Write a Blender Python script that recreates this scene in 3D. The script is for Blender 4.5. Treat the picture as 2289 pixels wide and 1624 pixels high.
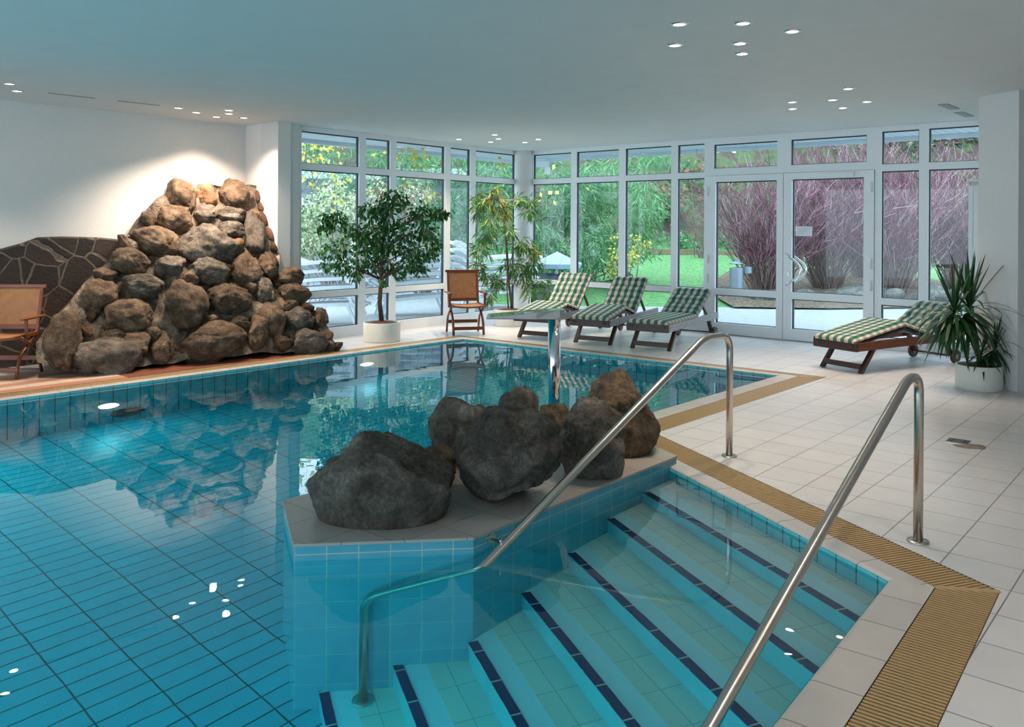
import bpy, bmesh, math, random
import numpy as np
from mathutils import Vector, Matrix, noise
from mathutils.geometry import tessellate_polygon

for o in list(bpy.data.objects):
    bpy.data.objects.remove(o)
SC = bpy.context.scene
COL = SC.collection
R = math.radians

# ------------------------------------------------------------------ camera
F, CX, CY, H, PHI = 1885.0, 1144.5, 511.0, 1.6, 0.00625
cam_d = bpy.data.cameras.new('camera')
cam = bpy.data.objects.new('camera', cam_d); COL.objects.link(cam)
cam_d.sensor_fit = 'HORIZONTAL'; cam_d.sensor_width = 36.0
cam_d.lens = F / 2289.0 * 36.0
cam_d.shift_x = 0.0
cam_d.shift_y = -(812.0 - CY) / 2289.0
cam_d.clip_start = 0.05; cam_d.clip_end = 300
_c, _s = math.cos(PHI), math.sin(PHI)
cam.matrix_world = Matrix(((_c, -_s, 0, 0), (0, 0, -1, 0), (_s, _c, 0, H), (0, 0, 0, 1)))
SC.camera = cam

# ------------------------------------------------------------------ world / exposure
w = bpy.data.worlds.new('overcast_sky'); SC.world = w; w.use_nodes = True
bg = w.node_tree.nodes['Background']
bg.inputs[0].default_value = (0.72, 0.87, 1.0, 1); bg.inputs[1].default_value = 2.4
SC.view_settings.view_transform = 'Standard'; SC.view_settings.look = 'None'
SC.view_settings.gamma = 1.0; SC.view_settings.use_curve_mapping = False
SC.view_settings.exposure = 0.95
SC.cycles.max_bounces = 8; SC.cycles.diffuse_bounces = 3; SC.cycles.glossy_bounces = 4
SC.cycles.transmission_bounces = 6; SC.cycles.transparent_max_bounces = 16
SC.cycles.use_adaptive_sampling = True; SC.cycles.use_light_tree = False; SC.cycles.adaptive_threshold = 0.04; SC.cycles.sample_clamp_indirect = 4.0; SC.cycles.blur_glossy = 0.5
SPOT_W = 16.0          # watts of one warm ceiling spot
POOL_W = 4.0          # watts of one underwater lamp

# ------------------------------------------------------------------ photograph pixel -> place
def ray(px, py):
    u, v = px - CX, py - CY
    return np.array([(u * _c + v * _s) / F, 1.0, -(-u * _s + v * _c) / F])
def at_z(px, py, z=0.0):
    r = ray(px, py); t = (z - H) / r[2]; return np.array([r[0] * t, t, z])
def at_y(px, py, y):
    r = ray(px, py); return np.array([r[0] * y, y, H + r[2] * y])
def on_plane(px, py, P, Q):
    n = np.array([-(Q - P)[1], (Q - P)[0]]); r = ray(px, py)
    t = (P[:2] @ n) / (r[:2] @ n); p = r * t; p[2] += H; return p
def lines_meet(p, d, q, e):
    p, d, q, e = [np.array(a[:2], float) for a in (p, d, q, e)]
    m = np.array([[d[0], -e[0]], [d[1], -e[1]]]); t = np.linalg.solve(m, q - p); return p + d * t[0]
ZW = -0.03      # water level
ZF = -1.53      # pool floor
ZI = 0.055      # top of the rock ledge
ZC = 3.02       # ceiling
ANG = R(49.5)
UX = np.array([math.cos(ANG), math.sin(ANG)]); VX = np.array([-UX[1], UX[0]])

# ------------------------------------------------------------------ object helpers
def link(name, me, mat=None, parent=None, smooth=False):
    o = bpy.data.objects.new(name, me); COL.objects.link(o)
    if mat is not None:
        for m in (mat if isinstance(mat, (list, tuple)) else [mat]): me.materials.append(m)
    if parent is not None: o.parent = parent
    if smooth and len(me.polygons): me.polygons.foreach_set('use_smooth', [True] * len(me.polygons))
    return o
def tag(o, label=None, cat=None, group=None, kind=None):
    if label: o['label'] = label
    if cat: o['category'] = cat
    if group: o['group'] = group
    if kind: o['kind'] = kind
    return o
def empty(name, loc=(0, 0, 0), rz=0.0, label=None, cat=None, group=None, kind=None):
    o = bpy.data.objects.new(name, None); COL.objects.link(o); o.empty_display_size = 0.1
    o.location = loc; o.rotation_euler = (0, 0, rz); return tag(o, label, cat, group, kind)
def copy_tree(o, parent=None):
    c = o.copy(); COL.objects.link(c)
    if parent is not None: c.parent = parent
    for ch in list(o.children): copy_tree(ch, c)
    return c
class MB:
    """collects shapes for one mesh"""
    def __init__(s): s.v = []; s.f = []; s.uv = []
    def add(s, vs, fs, uvs=None):
        b = len(s.v); s.v += [tuple(map(float, p)) for p in vs]
        for i, f in enumerate(fs):
            s.f.append(tuple(b + k for k in f)); s.uv.append(uvs[i] if uvs else None)
        return s
    def box(s, lo, hi, M=None):
        x0, y0, z0 = lo; x1, y1, z1 = hi
        vs = [Vector(p) for p in ((x0,y0,z0),(x1,y0,z0),(x1,y1,z0),(x0,y1,z0),(x0,y0,z1),(x1,y0,z1),(x1,y1,z1),(x0,y1,z1))]
        if M is not None: vs = [M @ p for p in vs]
        return s.add(vs, [(0,3,2,1),(4,5,6,7),(0,1,5,4),(1,2,6,5),(2,3,7,6),(3,0,4,7)])
    def bar(s, a, b, wx, wy, up=(0,0,1)):
        a, b = Vector(a), Vector(b); d = (b - a); L = d.length; d.normalize(); up = Vector(up)
        if abs(d.dot(up)) > 0.98: up = Vector((1, 0, 0))
        x = d.cross(up).normalized(); y = x.cross(d).normalized()
        M = Matrix(((x.x, y.x, d.x, a.x), (x.y, y.y, d.y, a.y), (x.z, y.z, d.z, a.z), (0, 0, 0, 1)))
        return s.box((-wx/2, -wy/2, 0), (wx/2, wy/2, L), M)
    def cyl(s, c, r, z0, z1, n=32, r2=None, cap=True):
        r2 = r if r2 is None else r2; vs = []
        for k in range(n):
            a = 2*math.pi*k/n; vs.append((c[0]+r*math.cos(a), c[1]+r*math.sin(a), z0))
        for k in range(n):
            a = 2*math.pi*k/n; vs.append((c[0]+r2*math.cos(a), c[1]+r2*math.sin(a), z1))
        fs = [(k, (k+1) % n, n+(k+1) % n, n+k) for k in range(n)]
        if cap: fs += [tuple(range(n-1, -1, -1)), tuple(range(n, 2*n))]
        return s.add(vs, fs)
    def lathe(s, prof, c=(0, 0, 0), n=40):
        vs = []
        for (r, z) in prof:
            for k in range(n):
                a = 2*math.pi*k/n; vs.append((c[0]+r*math.cos(a), c[1]+r*math.sin(a), c[2]+z))
        fs = []
        for i in range(len(prof)-1):
            for k in range(n):
                fs.append((i*n+k, i*n+(k+1) % n, (i+1)*n+(k+1) % n, (i+1)*n+k))
        return s.add(vs, fs)
    def tube(s, pts, r, n=10, cap=True):
        pts = [Vector(p) for p in pts]; rs = r if isinstance(r, (list, tuple)) else [r]*len(pts)
        ref = None; vs = []
        for i, p in enumerate(pts):
            t = (pts[min(i+1, len(pts)-1)] - pts[max(i-1, 0)]).normalized()
            if ref is None:
                ref = t.orthogonal().normalized()
            else:
                ref = (ref - t*ref.dot(t)).normalized()
            b = t.cross(ref)
            for k in range(n):
                a = 2*math.pi*k/n; vs.append(p + (ref*math.cos(a) + b*math.sin(a))*rs[i])
        fs = []
        for i in range(len(pts)-1):
            for k in range(n): fs.append((i*n+k, i*n+(k+1) % n, (i+1)*n+(k+1) % n, (i+1)*n+k))
        if cap: fs += [tuple(range(n-1, -1, -1)), tuple(range((len(pts)-1)*n, len(pts)*n))]
        return s.add(vs, fs)
    def poly(s, pts, z=None, uvf=None, flip=False):
        P = [(p[0], p[1], (p[2] if z is None else z)) for p in pts]
        idx = list(range(len(P)))
        if flip: idx.reverse()
        return s.add(P, [tuple(idx)], [[uvf(P[i]) for i in idx]] if uvf else None)
    def wallq(s, a, b, z0, z1, u0=0.0):
        L = math.hypot(b[0]-a[0], b[1]-a[1])
        return s.add([(a[0],a[1],z0),(b[0],b[1],z0),(b[0],b[1],z1),(a[0],a[1],z1)], [(0,1,2,3)],
                     [[(u0,z0),(u0+L,z0),(u0+L,z1),(u0,z1)]])
    def prism(s, pts, z0, z1, uvf=None, top=True, bottom=True, sides=True):
        ar = sum(pts[i][0]*pts[(i+1) % len(pts)][1]-pts[(i+1) % len(pts)][0]*pts[i][1] for i in range(len(pts)))
        if ar < 0: pts = list(reversed(pts))
        uvf = uvf or grid_uv
        if top: s.poly(pts, z1, uvf)
        if bottom: s.poly(pts, z0, uvf, True)
        u = 0.0
        if sides:
            for i in range(len(pts)):
                a, b = pts[i], pts[(i+1) % len(pts)]; s.wallq(a, b, z0, z1, u); u += math.hypot(b[0]-a[0], b[1]-a[1])
        return s
    def build(s, name, mat=None, parent=None, smooth=False, bevel=0.0, seg=2):
        me = bpy.data.meshes.new(name); me.from_pydata(s.v, [], s.f)
        if any(u is not None for u in s.uv):
            ul = me.uv_layers.new(name='UVMap'); k = 0
            for f, u in zip(s.f, s.uv):
                for j in range(len(f)):
                    if u is not None: ul.data[k].uv = u[j]
                    k += 1
        me.validate(); me.update()
        o = link(name, me, mat, parent, smooth)
        if bevel:
            m = o.modifiers.new('bevel', 'BEVEL'); m.width = bevel; m.segments = seg; m.limit_method = 'ANGLE'; m.angle_limit = R(40)
        return o
def grid_uv(p):
    return (p[0]*UX[0]+p[1]*UX[1], p[0]*VX[0]+p[1]*VX[1])
def smooth_path(pts, rad=0.06, n=6):
    """rounds the corners of a polyline"""
    P = [Vector(p) for p in pts]; rads = rad if isinstance(rad, (list, tuple)) else [rad]*len(P)
    out = [P[0]]
    for i in range(1, len(P)-1):
        a, b, c = P[i-1], P[i], P[i+1]; r = min(rads[i], (a-b).length*.49, (c-b).length*.49)
        p, q = b+(a-b).normalized()*r, b+(c-b).normalized()*r
        for k in range(n+1):
            t = k/n; out.append(p*(1-t)**2 + b*2*t*(1-t) + q*t*t)
    out.append(P[-1]); return out

# ------------------------------------------------------------------ material helpers
class NT:
    def __init__(s, name):
        s.m = bpy.data.materials.new(name); s.m.use_nodes = True; s.t = s.m.node_tree
        s.b = s.t.nodes['Principled BSDF']; s.out = s.t.nodes['Material Output']
    def n(s, typ, ins=None, **kw):
        nd = s.t.nodes.new(typ)
        for k, v in kw.items(): setattr(nd, k, v)
        for k, v in (ins or {}).items():
            sk = nd.inputs[k]
            if isinstance(v, bpy.types.NodeSocket): s.t.links.new(v, sk)
            else: sk.default_value = v
        return nd
    def l(s, a, b): s.t.links.new(a, b)
    def ramp(s, fac, stops):
        r = s.t.nodes.new('ShaderNodeValToRGB'); e = r.color_ramp.elements
        while len(e) < len(stops): e.new(0.5)
        for i, (p, c) in enumerate(stops): e[i].position = p; e[i].color = (*c, 1)
        s.l(fac, r.inputs[0]); return r.outputs[0]
    def bump(s, h, strength=.3, dist=.01):
        b = s.n('ShaderNodeBump', {'Height': h, 'Strength': strength, 'Distance': dist}); s.l(b.outputs[0], s.b.inputs['Normal']); return b
def plain(name, col, rough=.5, metal=0., var=0., vs=20., bump=0., spec=.5):
    t = NT(name); t.b.inputs['Roughness'].default_value = rough; t.b.inputs['Metallic'].default_value = metal
    t.b.inputs['Specular IOR Level'].default_value = spec
    co = t.n('ShaderNodeTexCoord').outputs['Object']
    nz = t.n('ShaderNodeTexNoise', {'Vector': co, 'Scale': vs, 'Detail': 4.0}).outputs[0]
    a = tuple(max(0, c*(1-var)) for c in col); b = tuple(min(1, c*(1+var)) for c in col)
    t.l(t.ramp(nz, [(.3, a), (.7, b)]), t.b.inputs['Base Color'])
    if bump: t.bump(nz, bump, .01)
    return t.m
def tile(name, c1, c2, grout, tw, th, g=.004, rough=.2, off=0., bump=.5, shift=(0, 0), smooth=.1, spec=.5, freq=2):
    t = NT(name); t.b.inputs['Roughness'].default_value = rough; t.b.inputs['Specular IOR Level'].default_value = spec
    uv = t.n('ShaderNodeUVMap').outputs[0]
    mp = t.n('ShaderNodeMapping', {'Vector': uv, 'Location': (shift[0], shift[1], 0)}).outputs[0]
    br = t.n('ShaderNodeTexBrick', {'Vector': mp, 'Color1': (*c1, 1), 'Color2': (*c2, 1), 'Mortar': (*grout, 1), 'Scale': 1.0,
             'Mortar Size': g, 'Mortar Smooth': smooth, 'Brick Width': tw, 'Row Height': th, 'Bias': 0.0}, offset=off, offset_frequency=freq)
    nz = t.n('ShaderNodeTexNoise', {'Vector': uv, 'Scale': 6.0, 'Detail': 5.0}).outputs[0]
    mx = t.n('ShaderNodeMix', {'Factor': .12, 'A': br.outputs['Color'], 'B': t.ramp(nz, [(.3, tuple(c*.6 for c in c1)), (.7, tuple(min(1, c*1.3) for c in c2))])}, data_type='RGBA')
    mx.inputs[0].default_value = .12
    t.t.links.new(br.outputs['Color'], mx.inputs[6]); t.t.links.new(t.ramp(nz, [(.3, tuple(c*.7 for c in c1)), (.7, tuple(min(1, c*1.25) for c in c2))]), mx.inputs[7])
    t.l(mx.outputs[2], t.b.inputs['Base Color'])
    inv = t.n('ShaderNodeMath', {0: 1.0, 1: br.outputs['Fac']}, operation='SUBTRACT').outputs[0]
    if bump: t.bump(inv, bump, .004)
    return t.m
M = {}
M['ceiling'] = plain('ceiling_paint', (.74, .76, .76), .9, var=.02, vs=3)
M['plaster'] = plain('wall_plaster', (.76, .73, .70), .9, var=.03, vs=60, bump=.15)
M['column'] = plain('column_paint', (.66, .66, .65), .8, var=.02, vs=30)
M['frame'] = plain('white_window_frame', (.80, .83, .85), .35, var=.01)
M['gasket'] = plain('black_gasket', (.01, .015, .03), .5)
M['deck'] = tile('deck_tile', (.64, .62, .62), (.69, .67, .665), (.13, .12, .12), .305, .3215, g=.0030, rough=.28, shift=(-.04, -.100), bump=.4)
M['deckl'] = tile('brown_tile', (.23, .075, .045), (.28, .10, .06), (.12, .08, .06), .24, .115, g=.003, rough=.25)
M['curb'] = tile('curb_tile', (.55, .50, .46), (.60, .55, .50), (.15, .13, .11), .30, 5.0, g=.0025, rough=.18)
M['ledge'] = tile('ledge_tile', (.34, .31, .28), (.38, .345, .31), (.15, .13, .12), .31, .31, g=.003, rough=.35)
M['poolfloor'] = tile('pool_floor_tile', (.008, .39, .50), (.01, .43, .54), (.008, .035, .035), .3265, .1225, g=.005, rough=.3, shift=(-.012, -.055), bump=.2)
M['poolwall'] = tile('pool_wall_tile', (.01, .43, .49), (.012, .47, .52), (.008, .04, .035), .138, .26, g=.005, rough=.2, bump=.2)
M['ledgewall'] = tile('ledge_wall_tile', (.08, .32, .42), (.10, .35, .45), (.42, .45, .38), .155, .265, g=.003, rough=.12, bump=.3)
M['ochre'] = plain('ochre_grate_plastic', (.50, .32, .14), .35, var=.05)
M['trough'] = plain('dark_gutter', (.05, .035, .015), .8)
M['steel'] = plain('brushed_stainless_steel', (.58, .53, .48), .24, 1.0, var=.03, vs=40)
M['chrome'] = plain('polished_steel', (.75, .75, .76), .06, 1.0)
M['white_plastic'] = plain('white_plastic', (.78, .83, .88), .3)
M['pot'] = plain('cream_pot', (.70, .70, .64), .4, var=.02)
M['soil'] = plain('brown_clay_granules', (.12, .04, .025), .9, var=.6, vs=90, bump=1)
M['bark'] = plain('plant_bark', (.10, .06, .035), .8, var=.4, vs=30, bump=.6)
def wood(name, a, b, rough=.4):
    t = NT(name); co = t.n('ShaderNodeTexCoord').outputs['Object']
    mp = t.n('ShaderNodeMapping', {'Vector': co, 'Scale': (3, 30, 30)}).outputs[0]
    nz = t.n('ShaderNodeTexNoise', {'Vector': mp, 'Scale': 2.0, 'Detail': 5.0}).outputs[0]
    t.l(t.ramp(nz, [(.3, a), (.7, b)]), t.b.inputs['Base Color']); t.b.inputs['Roughness'].default_value = rough
    t.bump(nz, .15, .003); return t.m
M['darkwood'] = wood('dark_brown_wood', (.035, .014, .01), (.07, .028, .018))
M['greywood'] = wood('weathered_grey_wood', (.22, .21, .22), (.32, .30, .30))
M['redwood'] = wood('red_brown_wood', (.13, .03, .012), (.22, .06, .02), .35)
def weave():
    t = NT('woven_cane'); co = t.n('ShaderNodeTexCoord').outputs['Object']
    ck = t.n('ShaderNodeTexChecker', {'Vector': co, 'Scale': 180.0, 'Color1': (.42, .19, .07, 1), 'Color2': (.28, .12, .045, 1)})
    nz = t.n('ShaderNodeTexNoise', {'Vector': co, 'Scale': 12.0}).outputs[0]
    mx = t.n('ShaderNodeMix', data_type='RGBA', blend_type='MULTIPLY'); mx.inputs[0].default_value = .5
    t.l(ck.outputs[0], mx.inputs[6]); t.l(t.ramp(nz, [(.3, (.6, .6, .6)), (.7, (1, 1, 1))]), mx.inputs[7])
    t.l(mx.outputs[2], t.b.inputs['Base Color']); t.b.inputs['Roughness'].default_value = .6; t.bump(ck.outputs[1], .4, .002); return t.m
M['cane'] = weave()
def check():
    """green and cream gingham from the UV map (metres along and across the mattress)"""
    t = NT('green_checked_cotton'); uv = t.n('ShaderNodeUVMap').outputs[0]
    sp = t.n('ShaderNodeSeparateXYZ', {0: uv})
    def band(s, n):
        f = t.n('ShaderNodeMath', {0: t.n('ShaderNodeMath', {0: s, 1: n}, operation='MULTIPLY').outputs[0]}, operation='FRACT').outputs[0]
        return t.n('ShaderNodeMath', {0: f, 1: .5}, operation='GREATER_THAN').outputs[0]
    a = band(sp.outputs[0], 1/.115); b = band(sp.outputs[1], 1/.103)
    sm = t.n('ShaderNodeMath', {0: t.n('ShaderNodeMath', {0: a, 1: .30}, operation='MULTIPLY').outputs[0], 1: t.n('ShaderNodeMath', {0: b, 1: .70}, operation='MULTIPLY').outputs[0]}, operation='ADD').outputs[0]
    c = t.ramp(sm, [(.0, (.62, .49, .39)), (.29, (.28, .33, .27)), (.69, (.04, .16, .12)), (.99, (.012, .075, .058))])
    t.l(c, t.b.inputs['Base Color']); t.b.inputs['Roughness'].default_value = .85
    return t.m
M['check'] = check()
def rockm(name, cols, sc=3.0, bs=.6):
    t = NT(name); co = t.n('ShaderNodeTexCoord').outputs['Object']
    rnd = t.n('ShaderNodeObjectInfo').outputs['Random']
    off = t.n('ShaderNodeVectorMath', {0: co, 1: t.n('ShaderNodeCombineXYZ', {0: t.n('ShaderNodeMath', {0: rnd, 1: 40.0}, operation='MULTIPLY').outputs[0]}).outputs[0]}, operation='ADD').outputs[0]
    n1 = t.n('ShaderNodeTexNoise', {'Vector': off, 'Scale': sc, 'Detail': 8.0, 'Roughness': .62, 'Distortion': .6}).outputs[0]
    n2 = t.n('ShaderNodeTexNoise', {'Vector': off, 'Scale': sc*9, 'Detail': 8.0, 'Roughness': .75}).outputs[0]
    mus = t.n('ShaderNodeTexVoronoi', {'Vector': off, 'Scale': sc*28}).outputs[0]
    base = t.ramp(n1, [(.30, cols[0]), (.48, cols[1]), (.60, cols[2]), (.72, cols[3])])
    mx = t.n('ShaderNodeMix', data_type='RGBA', blend_type='MULTIPLY'); mx.inputs[0].default_value = .8
    t.l(base, mx.inputs[6]); t.l(t.ramp(n2, [(.32, (.35, .33, .32)), (.5, (.9, .9, .9)), (.68, (1.8, 1.72, 1.62))]), mx.inputs[7])
    hs = t.n('ShaderNodeHueSaturation', {'Color': mx.outputs[2], 'Value': t.n('ShaderNodeMapRange', {'Value': rnd, 'To Min': .68, 'To Max': 1.08}).outputs[0]})
    t.l(hs.outputs[0], t.b.inputs['Base Color']); t.b.inputs['Roughness'].default_value = .72; t.b.inputs['Specular IOR Level'].default_value = .3
    ad = t.n('ShaderNodeMath', {0: n2, 1: t.n('ShaderNodeMath', {0: mus, 1: .12}, operation='MULTIPLY').outputs[0]}, operation='ADD').outputs[0]
    n3 = t.n('ShaderNodeTexNoise', {'Vector': off, 'Scale': sc*2.2, 'Detail': 4.0, 'Distortion': 1.2}).outputs[0]
    rdg = t.n('ShaderNodeMath', {0: t.n('ShaderNodeMath', {0: n3, 1: .5}, operation='SUBTRACT').outputs[0]}, operation='ABSOLUTE').outputs[0]
    crk = t.n('ShaderNodeMapRange', {'Value': rdg, 'From Min': 0., 'From Max': .035}).outputs[0]
    b1_ = t.n('ShaderNodeBump', {'Height': t.n('ShaderNodeMath', {0: crk, 1: t.n('ShaderNodeMath', {0: n3, 1: 4.0}, operation='MULTIPLY').outputs[0]}, operation='ADD').outputs[0], 'Strength': .55, 'Distance': .012})
    b2_ = t.n('ShaderNodeBump', {'Height': ad, 'Strength': bs, 'Distance': .022, 'Normal': b1_.outputs[0]}); t.l(b2_.outputs[0], t.b.inputs['Normal'])
    return t.m
M['rock_dark'] = rockm('dark_grey_boulder', [(.06, .045, .028), (.15, .125, .10), (.24, .205, .175), (.36, .31, .27)], 4.5, 1.0)
M['rock_rust'] = rockm('rusty_brown_boulder', [(.06, .045, .03), (.15, .105, .065), (.25, .16, .085), (.30, .24, .18)], 4.0, .9)
M['rock_brown'] = rockm('brown_fieldstone', [(.07, .038, .022), (.18, .11, .065), (.28, .185, .12), (.40, .29, .21)], 7.0, 1.0)
M['rock_orange'] = rockm('orange_fieldstone', [(.17, .075, .035), (.34, .165, .085), (.44, .24, .14), (.5, .33, .22)], 7.0, 1.0)
M['rock_grey'] = rockm('grey_fieldstone', [(.07, .055, .042), (.18, .14, .11), (.28, .23, .18), (.42, .35, .29)], 7.0, 1.0)
M['rock_red'] = rockm('dark_red_brown_stone', [(.07, .03, .02), (.15, .07, .04), (.22, .11, .07), (.3, .18, .12)], 7.0, 1.0)
M['mortar'] = rockm('cement_mortar', [(.15, .105, .072), (.26, .19, .14), (.34, .26, .195), (.42, .33, .26)], 2.0, .4)
M['garden_stone'] = rockm('garden_stone', [(.06, .07, .06), (.12, .13, .12), (.19, .20, .18), (.26, .27, .25)], 3.0)
def cladding():
    t = NT('dark_crazy_paving'); co = t.n('ShaderNodeTexCoord').outputs['Object']
    nz = t.n('ShaderNodeTexNoise', {'Vector': co, 'Scale': 2.5, 'Detail': 3.0}).outputs[1]
    wv = t.n('ShaderNodeVectorMath', {0: co, 1: t.n('ShaderNodeVectorMath', {0: nz, 1: (.10, .10, .10)}, operation='MULTIPLY').outputs[0]}, operation='ADD').outputs[0]
    v = t.n('ShaderNodeTexVoronoi', {'Vector': wv, 'Scale': 3.3, 'Randomness': .9}, feature='DISTANCE_TO_EDGE').outputs[0]
    v2 = t.n('ShaderNodeTexVoronoi', {'Vector': wv, 'Scale': 3.3, 'Randomness': .9}).outputs['Color']
    n2 = t.n('ShaderNodeTexNoise', {'Vector': co, 'Scale': 30.0, 'Detail': 6.0}).outputs[0]
    bw = t.n('ShaderNodeSeparateColor', {0: v2}).outputs[0]
    stone = t.ramp(bw, [(0., (.016, .011, .010)), (.5, (.026, .017, .014)), (1., (.038, .022, .017))])
    mort = t.ramp(n2, [(.3, (.07, .055, .042)), (.7, (.14, .11, .085))])
    f = t.n('ShaderNodeMapRange', {'Value': v, 'From Min': .024, 'From Max': .038}).outputs[0]
    mx = t.n('ShaderNodeMix', data_type='RGBA'); t.l(f, mx.inputs[0]); t.l(mort, mx.inputs[6]); t.l(stone, mx.inputs[7])
    t.l(mx.outputs[2], t.b.inputs['Base Color']); t.b.inputs['Roughness'].default_value = .6
    ad = t.n('ShaderNodeMath', {0: f, 1: t.n('ShaderNodeMath', {0: n2, 1: .3}, operation='MULTIPLY').outputs[0]}, operation='ADD').outputs[0]
    t.bump(ad, .8, .03); return t.m
M['cladding'] = cladding()
def leafm(name, a, b, rough=.45, tr=.25):
    t = NT(name); gi = t.n('ShaderNodeNewGeometry').outputs['Random Per Island']
    c = t.ramp(gi, [(0., a), (1., b)]); t.l(c, t.b.inputs['Base Color']); t.b.inputs['Roughness'].default_value = rough
    td = t.n('ShaderNodeBsdfTranslucent', {'Color': c}); ms = t.n('ShaderNodeMixShader', {0: tr, 1: t.b.outputs[0], 2: td.outputs[0]})
    t.l(ms.outputs[0], t.out.inputs[0]); return t.m
M['ficus'] = leafm('ficus_leaf', (.012, .07, .012), (.05, .19, .03), .3)
M['alii'] = leafm('long_leaf_green', (.025, .13, .03), (.13, .29, .06), .4)
M['aliiy'] = leafm('long_leaf_yellow', (.25, .22, .02), (.45, .38, .05), .4)
M['yucca'] = leafm('yucca_leaf', (.008, .04, .012), (.03, .11, .03), .35, .1)
M['bamboo'] = leafm('bamboo_leaf', (0.054, 0.197, 0.081), (0.225, 0.450, 0.197), .5)
M['bamboo_dark'] = leafm('dark_bamboo_leaf', (0.027, 0.113, 0.052), (0.104, 0.277, 0.122), .5)
M['blossom'] = leafm('pale_leaf', (0.360, 0.440, 0.200), (0.720, 0.736, 0.520), .6)
M['yellow'] = leafm('yellow_autumn_leaf', (0.552, 0.468, 0.043), (0.807, 0.722, 0.212), .6)
M['ivy'] = leafm('ivy_leaf', (0.031, 0.125, 0.055), (0.140, 0.265, 0.094), .5)
M['laurel'] = leafm('laurel_leaf', (0.028, 0.156, 0.058), (0.117, 0.351, 0.156), .3)
M['rustleaf'] = leafm('russet_leaf', (0.176, 0.080, 0.056), (0.360, 0.176, 0.112), .6)
M['fir'] = leafm('fir_needles', (0.014, 0.049, 0.035), (0.042, 0.112, 0.063), .6)
def twigm():
    t = NT('red_purple_twig'); gi = t.n('ShaderNodeNewGeometry').outputs['Random Per Island']
    t.l(t.ramp(gi, [(0., (.035, .025, .02)), (.35, (.11, .06, .055)), (.6, (.22, .06, .10)), (.85, (.38, .17, .25)), (1., (.55, .42, .46))]), t.b.inputs['Base Color']); t.b.inputs['Roughness'].default_value = .5; return t.m
M['twig'] = twigm()
M['twig_dark'] = leafm('brown_twig', (.09, .06, .05), (.34, .24, .22), .7, .0)
M['birch'] = plain('birch_bark', (.55, .52, .48), .7, var=.3)
def lawn():
    t = NT('lawn_and_hillside'); co = t.n('ShaderNodeTexCoord').outputs['Object']
    n1 = t.n('ShaderNodeTexNoise', {'Vector': co, 'Scale': .9, 'Detail': 8.0}).outputs[0]
    n2 = t.n('ShaderNodeTexNoise', {'Vector': co, 'Scale': 14.0, 'Detail': 5.0}).outputs[0]
    grass = t.ramp(n2, [(.28, (.03, .11, .03)), (.5, (.08, .25, .07)), (.66, (.16, .36, .12)), (.71, (.36, .30, .12))])
    hill = t.ramp(n1, [(.35, (.03, .06, .025)), (.48, (.07, .11, .035)), (.54, (.07, .045, .035)), (.75, (.04, .045, .035))])
    y = t.n('ShaderNodeSeparateXYZ', {0: co}).outputs[2]
    f = t.n('ShaderNodeMapRange', {'Value': y, 'From Min': .86, 'From Max': 1.3}).outputs[0]
    mx = t.n('ShaderNodeMix', data_type='RGBA'); t.l(f, mx.inputs[0]); t.l(grass, mx.inputs[6]); t.l(hill, mx.inputs[7])
    t.l(mx.outputs[2], t.b.inputs['Base Color']); t.b.inputs['Roughness'].default_value = .9; t.bump(n2, .8, .05); return t.m
M['lawn'] = lawn()
M['patio'] = plain('pale_patio_paving', (.30, .33, .34), .8, var=.12, vs=8, bump=.2)
M['bed'] = plain('leaf_littered_soil', (.12, .09, .06), .95, var=.9, vs=14, bump=1)
def emis(name, col, st):
    t = NT(name); e = t.n('ShaderNodeEmission', {'Color': (*col, 1), 'Strength': st}); t.l(e.outputs[0], t.out.inputs[0]); return t.m
M['lamp'] = emis('lit_halogen', (1., .86, .66), 14.0)
M['poollamp'] = emis('lit_pool_lamp', (.80, .93, 1.), 9.0)
for k_ in ('lamp', 'poollamp'): M[k_].cycles.emission_sampling = 'NONE'
def glass():
    t = NT('window_glass')
    tr = t.n('ShaderNodeBsdfTransparent', {'Color': (.93, .97, .98, 1)}); gl = t.n('ShaderNodeBsdfGlossy', {'Roughness': 0.0})
    lw = t.n('ShaderNodeLayerWeight', {'Blend': .5}).outputs['Facing']; p5 = t.n('ShaderNodeMath', {0: lw, 1: 5.0}, operation='POWER').outputs[0]
    fr = t.n('ShaderNodeMath', {0: p5, 1: .96, 2: .02}, operation='MULTIPLY_ADD'); ms = t.n('ShaderNodeMixShader', {0: fr.outputs[0], 1: tr.outputs[0], 2: gl.outputs[0]})
    t.l(ms.outputs[0], t.out.inputs[0]); return t.m
M['glass'] = glass()
def water():
    t = NT('pool_water'); co = t.n('ShaderNodeTexCoord').outputs['Object']
    n1 = t.n('ShaderNodeTexNoise', {'Vector': co, 'Scale': 2.2, 'Detail': 2.0, 'Distortion': .4}).outputs[0]
    bp_ = t.n('ShaderNodeBump', {'Height': n1, 'Strength': .035, 'Distance': .05})
    g = t.n('ShaderNodeBsdfGlass', {'IOR': 1.33, 'Roughness': 0.0, 'Color': (1, 1, 1, 1), 'Normal': bp_.outputs[0]})
    t.l(g.outputs[0], t.out.inputs['Surface'])
    va = t.n('ShaderNodeVolumeAbsorption', {'Color': (.03, .90, .93, 1), 'Density': .58}); t.l(va.outputs[0], t.out.inputs['Volume'])
    return t.m
M['water'] = water()

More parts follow.
